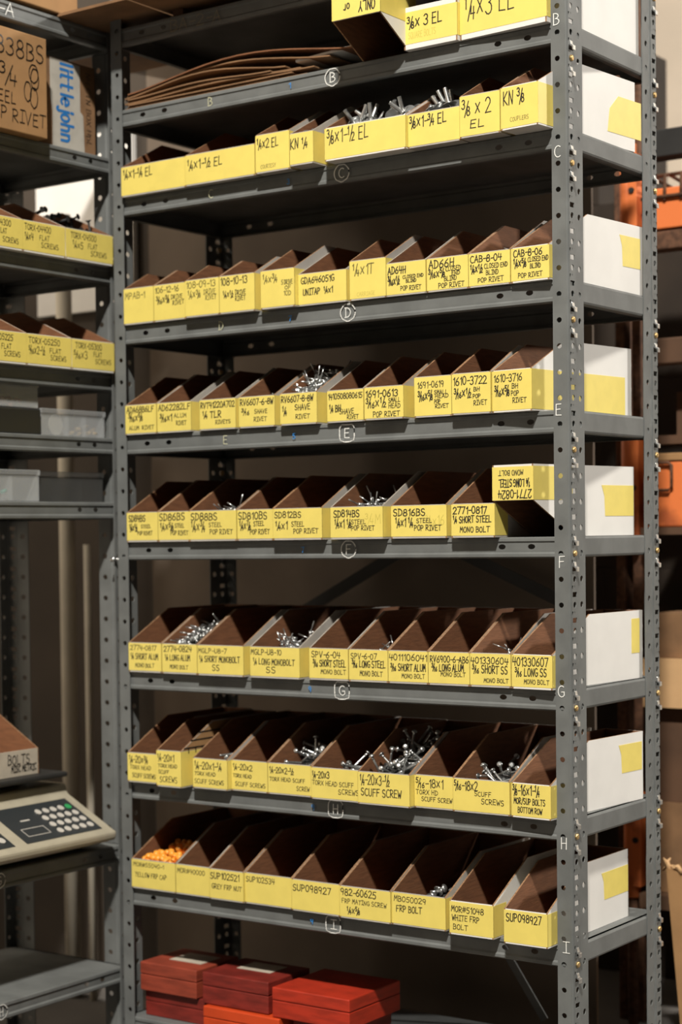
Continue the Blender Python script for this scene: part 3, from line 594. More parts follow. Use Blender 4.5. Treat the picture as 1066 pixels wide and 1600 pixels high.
# ---------------------------------------------------------------- open-fronted cardboard bins
T = 0.0035
def bin_body(bm, x0, x1, yf, zb, hf, H, D, slope=.48, inv=False, notch=0.0):
    """material slots: 0 white outside, 1 brown inside, 2 cut edge. inv turns it upside down"""
    Z = (lambda z: zb + z) if not inv else (lambda z: zb + H - z)
    ys = min((H - hf) / slope, D - .05)
    def side(xa, xb, inner):
        prof = [(yf, 0), (yf + D, 0), (yf + D, H), (yf + ys + notch, H), (yf + ys, H - notch * .3), (yf + .001, hf)]
        A = [bm.verts.new((xa, y, Z(z))) for y, z in prof]; B = [bm.verts.new((xb, y, Z(z))) for y, z in prof]
        fa = bm.faces.new(A); fb = bm.faces.new(B)
        fa.material_index = 1 if inner == 'a' else 0; fb.material_index = 1 if inner == 'b' else 0
        n = len(prof)
        for i in range(n):
            f = bm.faces.new((A[i], A[(i + 1) % n], B[(i + 1) % n], B[i])); f.material_index = 2 if i not in (0,) else 0
    side(x0, x0 + T, 'b'); side(x1 - T, x1, 'a')
    def panel(a, b, c, d, e, f, inner):
        z0, z1 = sorted((Z(e), Z(f)))
        fs = box(bm, a, b, c, d, z0, z1, 0)
        fs[inner].material_index = 1
        return fs
    fr = panel(x0 + T, x1 - T, yf, yf + T, 0, hf, 3)
    panel(x0 + T, x1 - T, yf + D - T, yf + D, 0, H, 2)
    fb = panel(x0 + T, x1 - T, yf + T, yf + D - T, 0, T, 1 if not inv else 0)

def parts_bin(name, label, x0, x1, yf, zt, hf, items, H=.158, D=.47, tape_gap=.004, white_top=.0, side=.062, inv=False, pen=.0026, slope=.48, group=None, sidepatch=None, worn=False, fresh=True, notch=0.0, inkm='ink'):
    r = root(name, ((x0 + x1) / 2, yf + D / 2, zt), label, 'cardboard bin', group)
    bm = bmesh.new()
    bin_body(bm, x0, x1, yf, zt + .0005, hf, H, D, slope, inv, notch)
    build('bin_body', bm, ['white' if fresh else 'dull_white', 'brown', 'grey_board' if worn else 'edge'], r)
    # yellow label folded round the front and both sides
    z0, z1 = (zt + tape_gap, zt + hf - .0012 - white_top) if not inv else (zt + H - hf + .001, zt + H - .004)
    e = .0005
    bm = bmesh.new()
    box(bm, x0 - e, x1 + e, yf - e, yf - .00005, z0, z1)
    box(bm, x1 + .00005, x1 + e, yf - e, yf + side, z0, z1 - (0.0 if not inv else .0))
    box(bm, x0 - e, x0 - .00005, yf - e, yf + side * .7, z0, z1)
    build('label', bm, 'yellow', r)
    w = x1 - x0
    if items:
        if inv:
            label_text('writing', items, Vector((x1, yf - e - .0003, z1)), Vector((-1, 0, 0)), Vector((0, 0, -1)), w, z1 - z0, pen, inkm, r)
        else:
            label_text('writing', items, Vector((x0, yf - e - .0003, z0)), UX, UZ, w, z1 - z0, pen, inkm, r)
    if sidepatch:
        (ya, yb, za, zb_, k) = sidepatch
        bm = bmesh.new()
        prism(bm, [(ya, za), (yb, za), (yb, zb_), (ya + k, zb_), (ya + k * .2, (za + zb_) / 2 + .01)], 'x', x1 + .0001, x1 + .0006)
        build('side_tape', bm, 'yellow', r)
    return r

def turn(r, deg, D=.47):
    """swing a bin about its front edge so that its back end moves to the right"""
    a = math.radians(deg)
    r.rotation_euler.z = -a
    r.location.x += D / 2 * math.sin(a); r.location.y -= D / 2 * (1 - math.cos(a))
TURN = {('B', 1): 3.4, ('C', 7): 4.6, ('D', 10): 4.0, ('E', 9): 5.9, ('G', 9): 3.3, ('H', 9): 3.9}
ORD = ['first', 'second', 'third', 'fourth', 'fifth', 'sixth', 'seventh', 'eighth', 'ninth', 'tenth', 'eleventh']
rowidx = {}
BINROW = {}
BINROOT = {}
for row, x0, x1, yf, hf, items in BINS:
    i = rowidx.get(row, 0); rowidx[row] = i + 1
    zt = SHELF_TOP[row]
    txt = items[0][0].replace('  ', ' ')
    lab = 'open cardboard bin on shelf %s, yellow label marked %s, %s from left' % (row, txt, ORD[i])
    kw = dict(D=.43, H=.158)
    kw['fresh'] = (row, i) in TURN or (row, i) in (('I', 8), ('I', 7), ('B', 0), ('C', 4))
    if row == 'I': kw['D'] = .43
    if row == 'B': kw.update(white_top=.009, tape_gap=.012, pen=.0034, H=.158)
    if row == 'C': kw['pen'] = .0030
    if row in 'DEF': kw['pen'] = .0029
    if row == 'C' and i < 2: kw['side'] = .02
    if (row, i) in (('D', 5), ('D', 7), ('E', 1), ('E', 2), ('E', 5), ('G', 3), ('G', 4), ('I', 1), ('C', 3), ('F', 5)): kw['worn'] = True
    if row == 'D': kw['H'] = .140 if i < 4 else .158
    if row in 'FG' : kw['tape_gap'] = .005
    # tape patches on the white outer sides at the right-hand end
    if (row, i) == ('C', 7): kw['sidepatch'] = (.24, .397, zt + .03, zt + .115, .05)
    if (row, i) == ('D', 10): kw['sidepatch'] = (.32, .405, zt + .06, zt + .13, -.015)
    if (row, i) == ('E', 9): kw['side'] = .40
    if (row, i) == ('G', 9): kw['sidepatch'] = (.36, .40, zt + .06, zt + .14, .0)
    if (row, i) == ('H', 9): kw['sidepatch'] = (.30, .398, zt + .07, zt + .135, -.015)
    if (row, i) == ('I', 8): kw['sidepatch'] = (.245, .378, zt + .06, zt + .122, -.015)
    if hf > .08: kw['side'] = kw.get('side', .09)
    ink = 'ink'
    if (row, i) in (('D', 0), ('D', 2), ('D', 4), ('D', 6), ('C', 0), ('C', 1)): ink = 'faded_ink'
    if row == 'C' and i < 2: ink = 'ink'
    name = 'cardboard_bin'
    if (row, i) == ('H', 1):
        lab = 'open cardboard bin on shelf H marked 1/4-20x1, standing forward with printed brown side'
    if (row, i) == ('I', 8): lab = 'open cardboard bin at right end of shelf I marked SUP098927 beside post'
    if (row, i) == ('I', 4): lab = 'open cardboard bin in middle of shelf I marked SUP098927 above painted letter I'
    r = parts_bin(name, lab, x0, x1, yf, zt, hf, items, inkm=ink, **kw)
    BINROOT[(row, i)] = r
    BINROW[(row, i)] = (x0, x1, yf, zt, hf)
    if (row, i) in TURN: turn(r, TURN[(row, i)], .43)

# upside-down bins
r = parts_bin('cardboard_bin', 'upside-down cardboard bin on shelf F marked 2771-0824 beside right post', -.1353, -.0329, -.03, SHELF_TOP['F'], .078,
              [("2771-0824", .04, .86, .06, .24), ("1/4 LONG STEEL", .08, .84, .40, .22), ("MONO BOLT", .24, .84, .74, .15)], inv=True, side=.16, pen=.0028, white_top=.003, D=.43,
              sidepatch=(.27, .398, SHELF_TOP['F'] + .045, SHELF_TOP['F'] + .115, -.015))
turn(r, 6.2, .43)
r = parts_bin('cardboard_bin', 'upside-down cardboard bin jutting out on shelf B with ONLY on label', -.467, -.343, -.13, SHELF_TOP['B'], .094,
              [("ONLY", .10, .44, .10, .24), ("for", .55, .76, .16, .20), ("3/8x4", .50, .95, .62, .24)], inv=True, side=.16, pen=.0034)

# rubbed-out older writing on a few labels
def ghost(key, text, a, b, top, h, m='ghost_ink'):
    x0, x1, yf, zt, hf = BINROW[key]
    par = BINROOT[key]
    label_text('faded_writing', [(text, a, b, top, h)], Vector((x0, yf - .00062, zt + .004)), UX, UZ, x1 - x0, hf - .005, .0018, m, par)
ghost(('B', 0), 'SQUARE BOLTS', .08, .6, .62, .16); ghost(('F', 5), '3/4M', .66, .96, .24, .3); ghost(('F', 6), '3/8x16', .62, .96, .34, .3)
ghost(('C', 7), 'COUPLERS', .25, .75, .76, .1, 'faded_ink'); ghost(('C', 2), 'COURTESY', .15, .6, .82, .1, 'faded_ink'); ghost(('D', 6), 'CARRIAGE', .2, .7, .84, .1)

# brown printed lining and scrawl on the bin that stands forward on shelf H
x0, x1, yf, zt, hf = BINROW[('H', 1)]
par = [o for o in COL.objects if o.type == 'EMPTY' and 'printed brown side' in str(o.get('label', ''))][0]
bm = bmesh.new()
for q in range(3):
    y0 = yf + .055 + .0 * q; z = zt + hf + .004 + .018 * q
    box(bm, x1 + .0001, x1 + .0006, yf + .012 + .03 * q, yf + .17, z, z + .0035)
for q in range(4):
    box(bm, x1 + .0001, x1 + .0006, yf + .03 + .03 * q, yf + .034 + .03 * q, zt + hf - .008, zt + hf + .006)
build('printed_bars', bm, 'ink', par)
bm = bmesh.new(); prism(bm, [(yf + .004, zt + hf), (yf + .14, zt + .156), (yf + .50, zt + .156), (yf + .50, zt + hf)], 'x', x1 + .00002, x1 + .0001)
build('bare_side', bm, 'kraft', par)

# ---------------------------------------------------------------- loose hardware in the bins
def proto(name, bm, mats):
    bmesh.ops.recalc_face_normals(bm, faces=bm.faces)
    me = bpy.data.meshes.new(name); bm.to_mesh(me); bm.free()
    for m in mats: me.materials.append(M[m])
    return me
bm = bmesh.new()
tube(bm, [(0, 0, 0), (0, 0, .012)], .0030, 8); tube(bm, [(0, 0, .011), (0, 0, .0122), (0, 0, .0130)], [.0055, .0052, .0030], 10); tube(bm, [(0, 0, .0130), (0, 0, .044)], .0016, 6)
ME_RIVET = proto('blind_rivet', bm, ['zinc'])
bm = bmesh.new()
tube(bm, [(0, 0, 0), (0, 0, .004)], [.0016, .0030], 8)
pts = [(0, 0, .004 + .0012 * i) for i in range(28)]; tube(bm, pts, [.0032 if i % 2 else .0027 for i in range(28)], 8)
tube(bm, [(0, 0, .0365), (0, 0, .046)], .0030, 8); tube(bm, [(0, 0, .046), (0, 0, .0485), (0, 0, .0505)], [.0068, .0064, .0035], 12)
tube(bm, [(0, 0, .0503), (0, 0, .0508)], .0026, 6)
ME_SCREW = proto('machine_screw', bm, ['zinc'])
bm = bmesh.new()
tube(bm, [(0, 0, 0), (0, 0, .0012), (0, 0, .0026)], [.0125, .0170, .0172], 20)
pts = [(0, 0, -.0008 * i - .003) for i in range(44)]; tube(bm, [(0, 0, .001)] + pts, [.006] + [.0050 if i % 2 else .0044 for i in range(44)], 10)
ME_EBOLT = proto('elevator_bolt', bm, ['zinc'])
bm = bmesh.new()
tube(bm, [(0, 0, 0), (0, 0, .007), (0, 0, .010), (0, 0, .0115)], [.0090, .0085, .006, .002], 12); tube(bm, [(0, 0, -.012), (0, 0, 0)], .0048, 8)
ME_CAP = proto('plastic_plug', bm, ['orange_cap'])
bm = bmesh.new()
tube(bm, [(0, 0, 0), (0, 0, .003), (0, 0, .006), (0, 0, .0075)], [.0105, .0098, .0065, .002], 14); tube(bm, [(0, 0, -.022), (0, 0, 0)], .0040, 8)
ME_MUSH = proto('mushroom_bolt', bm, ['zinc'])

def scatter(key, me, name, n, label, cat, u=(.15, .9), v=(.03, .14), z=(.055, .085), tilt=70, seed=0, flip=False, heap=True, length=.045, grp=None, stop=1.0):
    """n separate pieces lying on the heap in one bin; u = fraction across, v = metres back from the front, z = height over the shelf front..back"""
    x0, x1, yf, zt, hf = BINROW[key]
    rnd = random.Random(seed)
    if heap:
        bm = bmesh.new(); nx, ny = 9, 14
        xa, xb = x0 + T + .0015, x1 - T - .0015; ya, yb = yf + T + .001, yf + v[1] + .05
        g = []
        for j in range(ny):
            t = j / (ny - 1); yy = ya + (yb - ya) * t
            tt = min(1, max(0, (yy - yf - v[0]) / (v[1] - v[0])))
            hz = z[0] + (z[1] - z[0]) * tt - .014
            if yy > yf + v[1]: hz *= max(.06, 1 - (yy - yf - v[1]) / .05)
            row_ = []
            for i in range(nx):
                s = i / (nx - 1)
                inside = 1.0 if u[0] - .1 <= s <= u[1] + .1 else .6
                row_.append(bm.verts.new((xa + (xb - xa) * s, yy, zt + T + max(.003, hz * inside + rnd.uniform(-.005, .004)))))
            g.append(row_)
        low = [[bm.verts.new((vv.co.x, vv.co.y, zt + T + .001)) for vv in rw] for rw in g]
        for j in range(ny - 1):
            for i in range(nx - 1):
                bm.faces.new((g[j][i], g[j][i + 1], g[j + 1][i + 1], g[j + 1][i]))
                bm.faces.new((low[j][i], low[j + 1][i], low[j + 1][i + 1], low[j][i + 1]))
        per = [(0, i) for i in range(nx)] + [(j, nx - 1) for j in range(1, ny)] + [(ny - 1, i) for i in range(nx - 2, -1, -1)] + [(j, 0) for j in range(ny - 2, 0, -1)]
        for a, b in zip(per, per[1:] + per[:1]):
            bm.faces.new((g[a[0]][a[1]], g[b[0]][b[1]], low[b[0]][b[1]], low[a[0]][a[1]]))
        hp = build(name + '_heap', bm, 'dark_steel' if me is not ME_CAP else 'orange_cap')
        hp['kind'] = 'stuff'; tag(hp, 'dense lower heap under the loose pieces in the bin, ' + label.split(' in ')[-1], 'hardware heap')
    for q in range(n):
        o = bpy.data.objects.new(name, me); COL.objects.link(o)
        vv = rnd.uniform(*v); uu = rnd.uniform(*u); t = (vv - v[0]) / (v[1] - v[0] + 1e-9)
        zz = z[0] + (z[1] - z[0]) * t + rnd.uniform(-.003, .003)
        x = x0 + T + .004 + (x1 - x0 - 2 * T - .008) * uu
        ti = math.radians(rnd.uniform(tilt, 96)) if rnd.random() > .16 else math.radians(rnd.uniform(15, tilt))
        az = rnd.uniform(0, 2 * math.pi)
        o.rotation_euler = Euler((0, ti, az), 'XYZ')
        if flip and rnd.random() < .6: o.rotation_euler = Euler((0, math.pi - ti * .6, az), 'XYZ'); zz += .006
        d = o.rotation_euler.to_matrix() @ Vector((0, 0, 1))
        # keep the piece inside the bin
        ln = length
        lo_, hi_ = x0 + T + .006, x1 - T - .006
        xe = x + d.x * ln
        if xe > hi_: x -= xe - hi_
        if xe < lo_: x += lo_ - xe
        y = yf + vv; ye = y + d.y * ln
        if ye < yf + .012: y += yf + .012 - ye
        o.location = (x, y, zt + zz)
        tag(o, label, cat, grp or label)
    return

scatter(('E', 4), ME_RIVET, 'blind_rivet', 80, 'bright blind rivet heaped high in the RV6607-8-8W bin on shelf E', 'rivet', u=(.02, .98), v=(.02, .20), z=(.074, .138), seed=3)
scatter(('E', 1), ME_RIVET, 'blind_rivet', 4, 'blind rivet among the few in the AD62282LF bin on shelf E', 'rivet', u=(.1, .98), v=(.02, .06), z=(.066, .074), seed=4, tilt=80)
scatter(('E', 3), ME_RIVET, 'blind_rivet', 4, 'blind rivet among the few in the RV6607-6-8W bin on shelf E', 'rivet', u=(.55, .98), v=(.02, .06), z=(.068, .078), seed=5, tilt=50)
scatter(('F', 2), ME_RIVET, 'blind_rivet', 12, 'blind rivet poking over the edge of the SD88BS bin on shelf F', 'rivet', u=(.45, .98), v=(.02, .10), z=(.066, .080), seed=6, tilt=55)
scatter(('F', 5), ME_RIVET, 'blind_rivet', 34, 'blind rivet in the half full SD814BS bin on shelf F', 'rivet', u=(.15, .98), v=(.03, .19), z=(.068, .096), seed=8, tilt=55)
scatter(('G', 1), ME_RIVET, 'blind_rivet', 60, 'silver rivet heaped over the rim of the 2774-0824 bin on shelf G', 'rivet', u=(.02, .98), v=(.02, .17), z=(.068, .120), seed=9)
scatter(('G', 3), ME_RIVET, 'blind_rivet', 26, 'silver rivet loose in the MGLP-U8-10 bin on shelf G', 'rivet', u=(.3, .98), v=(.03, .16), z=(.066, .095), seed=10, tilt=45)
scatter(('G', 5), ME_RIVET, 'blind_rivet', 3, 'long rivet standing in the SPV-6-07 bin on shelf G', 'rivet', u=(.75, .98), v=(.03, .06), z=(.066, .080), seed=12, tilt=20)
scatter(('G', 8), ME_RIVET, 'blind_rivet', 5, 'thin dark rivet crossing others in the 401330604 bin on shelf G', 'rivet', u=(.6, .98), v=(.05, .11), z=(.066, .082), seed=13, tilt=45)
scatter(('D', 9), ME_RIVET, 'blind_rivet', 3, 'small rivet at the back of the CAB-8-04 bin on shelf D', 'rivet', u=(.8, .98), v=(.08, .12), z=(.076, .086), seed=14, tilt=45)
scatter(('H', 4), ME_SCREW, 'machine_screw', 26, 'zinc screw in the 1/4-20x2-1/2 bin on shelf H', 'screw', u=(.3, .98), v=(.03, .18), z=(.064, .096), seed=15, tilt=60, length=.05)
scatter(('H', 5), ME_SCREW, 'machine_screw', 7, 'zinc screw near the front rim of the 1/4-20x3 bin on shelf H', 'screw', u=(.6, .98), v=(.03, .08), z=(.066, .078), seed=16, length=.05)
scatter(('H', 6), ME_SCREW, 'machine_screw', 50, 'long zinc screw heaped in the 1/4-20x3-1/2 bin on shelf H', 'screw', u=(.15, .98), v=(.03, .24), z=(.066, .125), seed=17, tilt=50, length=.05)
scatter(('H', 8), ME_SCREW, 'machine_screw', 26, 'zinc screw lying in the 5/16-18x2 bin on shelf H', 'screw', u=(.4, .98), v=(.03, .16), z=(.062, .090), seed=18, length=.05)
scatter(('H', 2), ME_SCREW, 'machine_screw', 2, 'shiny screw head at the corner of the 1/4-20x1-1/4 bin on shelf H', 'screw', u=(.88, .98), v=(.02, .05), z=(.072, .078), seed=19, length=.05)
scatter(('I', 0), ME_CAP, 'plastic_plug', 54, 'orange plastic cap heaped in the leftmost bin on shelf I', 'plastic plug', u=(.12, .96), v=(.015, .16), z=(.072, .098), seed=20, tilt=20, length=.012)
scatter(('I', 6), ME_MUSH, 'mushroom_bolt', 7, 'domed bolt near the front rim of the MB050029 bin on shelf I', 'bolt', u=(.55, .95), v=(.03, .09), z=(.068, .082), seed=21, tilt=10, length=.0)
scatter(('C', 4), ME_EBOLT, 'elevator_bolt', 22, 'large flat-headed bolt in the 3/8x1-1/2 EL bin on shelf C', 'bolt', u=(.2, .95), v=(.03, .12), z=(.082, .106), seed=22, tilt=35, length=0, flip=True)
scatter(('C', 5), ME_EBOLT, 'elevator_bolt', 16, 'large flat-headed bolt in the 3/8x1-3/4 EL bin on shelf C', 'bolt', u=(.1, .95), v=(.03, .13), z=(.084, .108), seed=24, tilt=35, length=0, flip=True)
scatter(('B', 0), ME_EBOLT, 'elevator_bolt', 6, 'large flat-headed bolt in the 3/8x3 EL bin on shelf B', 'bolt', u=(.3, .8), v=(.06, .16), z=(.10, .112), seed=25, tilt=25, length=0)
scatter(('C', 3), ME_MUSH, 'mushroom_bolt', 3, 'shiny domed bolt on top of the KN 1/4 bin on shelf C', 'bolt', u=(.05, .3), v=(.05, .09), z=(.082, .092), seed=26, tilt=10, length=0)

# ---------------------------------------------------------------- flattened cartons and sheets on the top shelves
zB = SHELF_TOP['B']
for i in range(9):
    bm = bmesh.new(); n = 14
    x0, x1 = -1.165 + .006 * (i % 3) + (.0 if i else -.0), (-.62, -.70, -.66, -.60, -.64, -.72, -.68, -.56, -.47)[i]
    A, B = [], []
    for j in range(n + 1):
        t = j / n; x = x0 + (x1 - x0) * t
        lift = .0045 * i + .0005
        if i >= 6: lift += (.028 + .006 * (i - 6)) * math.sin(math.pi * min(1, t * 1.0)) ** 1.4
        elif i >= 3: lift += .010 * math.sin(math.pi * t) ** 2
        A.append((x, .006 + .004 * math.sin(i * 2.1), zB + lift)); B.append((x, .43, zB + lift))
    for a, b, c, d in zip(A, A[1:], B[1:], B):
        quad(bm, [a, b, c, d])
    bmesh.ops.remove_doubles(bm, verts=bm.verts, dist=1e-5)
    o = build('flattened_carton', bm, 'kraft_dark' if i < 8 else 'brown', solid=.0032)
    place = ['lowest sheet', 'second sheet', 'third sheet', 'fourth sheet', 'middle sheet', 'sixth sheet', 'seventh sheet', 'bowed sheet just below the top', 'bowed topmost sheet'][i]
    tag(o, 'flattened brown carton, %s of pile on shelf B' % place, 'cardboard sheet', 'flattened cartons piled on shelf B')
bm = bmesh.new(); box(bm, -.66, -.47, .02, .40, zB + .020 + .02, zB + .026 + .02, rot=Euler((0, -.05, 0)).to_matrix())
tag(build('carton_sheet', bm, ['white']), 'white carton sheet lying over the flattened brown cartons on shelf B', 'cardboard sheet')
bm = bmesh.new(); box(bm, -1.62, -1.052, -.13, .45, LAT + .0006, LAT + .0075)
tag(build('cardboard_sheet', bm, 'kraft_dark'), 'wide board laid across the corner over the topmost shelves of both units', 'board')
bm = bmesh.new(); box(bm, -1.048, -.10, -.13, .685, SHELF_TOP['A'] + .0225, SHELF_TOP['A'] + .030);  # carried back past the shelf, added to keep lamp light off the wall
o = build('cardboard_sheet', bm, 'kraft_dark', bevel=.001); tag(o, 'long board laid over battens on the topmost shelf of the tall unit', 'board')
for xx in (-1.02, -.14):
    bm = bmesh.new(); box(bm, xx, xx + .03, .02, .44, SHELF_TOP['A'] + .0004, SHELF_TOP['A'] + .0222)
    tag(build('batten', bm, 'wood_dark', bevel=.001), 'dark batten on the topmost shelf under the %s end of the long board' % ('left' if xx < -.5 else 'right'), 'batten')

# ---------------------------------------------------------------- red boxes on the bottom shelf
def red_box(x0, x1, y0, z0, h, d, m, label, paper=None, rz=0.0):
    r = root('storage_box', ((x0 + x1) / 2, y0 + d / 2, z0), label, 'box', 'red boxes on the bottom shelf')
    R_ = Euler((0, 0, rz)).to_matrix(); piv = ((x0 + x1) / 2, y0 + d / 2, z0)
    bm = bmesh.new(); box(bm, x0, x1, y0, y0 + d, z0 + .0005, z0 + h * .56, rot=R_, piv=piv); build('box_base', bm, m, r, bevel=.002)
    bm = bmesh.new(); box(bm, x0 - .0005, x1 + .0005, y0 - .0005, y0 + d, z0 + h * .575, z0 + h, rot=R_, piv=piv); build('lid', bm, m, r, bevel=.003)
    if paper:
        bm = bmesh.new(); box(bm, x0 + paper[0], x0 + paper[1], y0 + paper[2], y0 + paper[3], z0 + h + .0002, z0 + h + .0012, rot=R_, piv=piv); build('paper_label', bm, 'paper', r)
    return r
red_box(-1.165, -.987, .02, .0675, .074, .19, 'brick_red', 'brick red lidded box with grey paper label, upper left on bottom shelf', (.05, .15, .06, .15))
red_box(-1.160, -.970, .035, .000, .066, .19, 'red_wood', 'dark red box underneath the leftmost upper box on bottom shelf')
red_box(-.957, -.760, .005, .0665, .080, .19, 'red_wood', 'dark red lidded box with pale paper label, middle of upper row', (.05, .15, .08, .16))
red_box(-.945, -.720, -.01, .000, .065, .19, 'bright_red', 'bright orange-red box under the middle upper box on bottom shelf')
r3 = red_box(-.742, -.525, -.005, .0665, .074, .24, 'mid_red', 'bright red lidded box without label, right end of the red boxes')
red_box(-.705, -.535, .03, .000, .0655, .18, 'red_wood', 'dark red box hidden under the right end box on bottom shelf')
bm = bmesh.new(); box(bm, -.46, -.24, .05, .35, .001, .018); tag(build('wooden_tray', bm, 'kraft_dark', bevel=.002), 'flat brown board lying at the right on the bottom shelf', 'board')

# ---------------------------------------------------------------- left-hand shelving unit (faces +X)
LT = {'A': 2.557, 'B': 2.232, 'C': 1.946, 'D': 1.668, 'E': 1.500, 'F': 1.332, 'G': .426, 'H': .102}
LB_ = {'A': 2.512, 'B': 2.190, 'C': 1.904, 'D': 1.6235, 'E': 1.457, 'F': 1.288, 'G': .3825, 'H': .060}
LXB = LX - .40; LY1 = .102; LY0 = -1.13
lu = root('shelving_unit', ((LX + LXB) / 2, -.52, -.14), 'grey steel shelving unit at left edge with cartons, plastic boxes and scale', 'shelving')
angle_post('post', lu, (LX + .003, LY1), (0, -1), (-1, 0))
angle_post('post', lu, (LXB - .003, LY1), (0, -1), (1, 0))
angle_post('post', lu, (LX + .003, LY0), (0, 1), (-1, 0))
angle_post('post', lu, (LXB - .003, LY0), (0, 1), (1, 0))
for k, zt in LT.items():
    h = zt - LB_[k]
    bm = bmesh.new()
    box(bm, LXB + .012, LX - .012, LY0 + .006, LY1 - .008, zt - .002, zt)
    V3 = Vector
    s = [LY1 - .05 - .055, LY1 - .05 - .120, LY0 + .10, LY0 + .17]
    s = sorted(s)
    shelf_lip(bm, LY0 + .004, LY1 - .006, lambda t, d, z: V3((LX - d, t, zt + z)), h, s)
    shelf_lip(bm, LY0 + .004, LY1 - .006, lambda t, d, z: V3((LXB + d, t, zt + z)), h, s)
    shelf_lip(bm, LXB + .003, LX - .003, lambda t, d, z: V3((t, LY1 - .004 - d, zt + z)), h, [])
    shelf_lip(bm, LXB + .003, LX - .003, lambda t, d, z: V3((t, LY0 + .004 + d, zt + z)), h, [])
    build('shelf', bm, 'steel', lu)
UY = Vector((0, 1, 0))
bm = bmesh.new(); writing(bm, '1-A', Vector((LX + .0016, -.385, 2.520)), UY, UZ, .085, .030, .0036, .04); build('painted_letter', bm, 'chalk', lu)
for k in 'GH':
    bm = bmesh.new(); ring(bm, Vector((LX + .0016, -.405, (LT[k] + LB_[k]) / 2)), UY, UZ, .022, .018, .0028); writing(bm, k, Vector((LX + .0016, -.412, (LT[k] + LB_[k]) / 2 - .010)), UY, UZ, .014, .020, .0026, 0); build('painted_letter', bm, 'chalk', lu)
bolt_m = bmesh.new(); tube(bolt_m, [(LX - .002, .060, 1.182), (LX + .010, .060, 1.182)], .0075, 6); tube(bolt_m, [(LX + .010, .060, 1.182), (LX + .022, .060, 1.182)], .0035, 8)
build('bolt', bolt_m, 'zinc', lu)

# bins on the left unit: modelled in a frame turned a quarter
def left_bin(y0, y1, xf, zt, hf, items, label, H=.158, D=.38, m=('white', 'brown', 'edge'), lab_m='yellow', pen=.0024):
    r = root('cardboard_bin', (xf - D / 2, (y0 + y1) / 2, zt), label, 'cardboard bin')
    bm = bmesh.new(); bin_body(bm, y0, y1, 0, zt + .0005, hf, H, D)
    for v in bm.verts:
        x, y, z = v.co; v.co = (xf - y, x, z)
    build('bin_body', bm, m, r)
    if lab_m:
        bm = bmesh.new(); box(bm, xf + .0001, xf + .0006, y0 - .0004, y1 + .0004, zt + .005, zt + hf - .001)
        box(bm, xf - .05, xf + .0006, y1 + .0001, y1 + .0006, zt + .005, zt + hf - .001)
        build('label', bm, lab_m, r)
    label_text('writing', items, Vector((xf + .0009, y0, zt + .005)), UY, UZ, y1 - y0, hf - .006, pen, 'ink', r)
    return r
xf = LX + .020
left_bin(-.458, -.303, xf, LT['C'], .078, [("TORX-04300", .1, .72, .1, .2), ("1/4x3", .1, .35, .4, .2), ("FLAT", .42, .62, .4, .17), ("SCREWS", .52, .9, .68, .17)], 'left-unit cardboard bin marked 04300, cut off by picture edge, third shelf')
left_bin(-.3015, -.140, xf, LT['C'], .078, [("TORX-04400", .04, .66, .1, .2), ("1/4x4", .04, .24, .4, .24), ("FLAT", .38, .62, .42, .17), ("SCREWS", .42, .84, .66, .17)], 'left-unit cardboard bin marked TORX-04400 on third shelf')
left_bin(-.1365, .0545, xf, LT['C'], .078, [("TORX-04500", .10, .64, .1, .2), ("1/4x5", .14, .36, .4, .24), ("FLAT", .46, .66, .42, .17), ("SCREWS", .52, .86, .66, .17)], 'left-unit cardboard bin marked TORX-04500 on third shelf, beside post')
left_bin(-.462, -.295, xf, LT['D'], .078, [("TORX-05225", .1, .7, .1, .2), ("5/16x2", .06, .36, .4, .2), ("FLAT", .44, .66, .42, .17), ("SCREWS", .5, .86, .66, .17)], 'left-unit cardboard bin marked 05225, cut off by picture edge, fourth shelf')
left_bin(-.2935, -.1215, xf, LT['D'], .078, [("TORX-05250", .04, .74, .1, .2), ("5/16x2-1/2", .04, .40, .4, .26), ("FLAT", .5, .76, .42, .17), ("SCREWS", .52, .88, .66, .17)], 'left-unit cardboard bin marked TORX-05250 on fourth shelf')
left_bin(-.1185, .0545, xf, LT['D'], .078, [("TORX-05300", .08, .70, .1, .2), ("5/16x3", .04, .36, .4, .26), ("FLAT", .5, .7, .38, .17), ("SCREWS", .54, .92, .62, .17)], 'left-unit cardboard bin marked TORX-05300 on fourth shelf, beside post')
# dark screws in the rightmost bin of the third shelf
bm = bmesh.new(); tube(bm, [(0, 0, 0), (0, 0, .004)], [.001, .003], 8); tube(bm, [(0, 0, .004), (0, 0, .09)], .0030, 8); tube(bm, [(0, 0, .09), (0, 0, .094)], [.004, .0085], 10); ME_LAG = proto('long_screw', bm, ['dark_steel'])
rnd = random.Random(31)
for q in range(22):
    o = bpy.data.objects.new('long_screw', ME_LAG); COL.objects.link(o)
    o.rotation_euler = Euler((0, math.radians(rnd.uniform(76, 92)), math.radians(rnd.uniform(-16, 16))))
    o.location = (LX - .19 + rnd.uniform(-.03, .05), rnd.uniform(-.120, .045), LT['C'] + .085 + rnd.uniform(0, .045))
    tag(o, 'long dark screw heaped in the TORX-04500 bin', 'screw', 'dark screws in the TORX-04500 bin')
bm = bmesh.new(); box(bm, LX - .24, LX - .02, -.128, .048, LT['C'] + .006, LT['C'] + .092)
hp = build('long_screw_heap', bm, 'dark_steel', bevel=.004); hp['kind'] = 'stuff'; tag(hp, 'dense lower heap of dark screws in the TORX-04500 bin', 'hardware heap')
o = bpy.data.objects.new('long_screw', ME_LAG); COL.objects.link(o); o.rotation_euler = Euler((.12, -.1, 0)); o.location = (LX - .030, .040, LT['C'] + .030)
tag(o, 'dark screw standing upright at the post end of the TORX-04500 bin', 'screw')

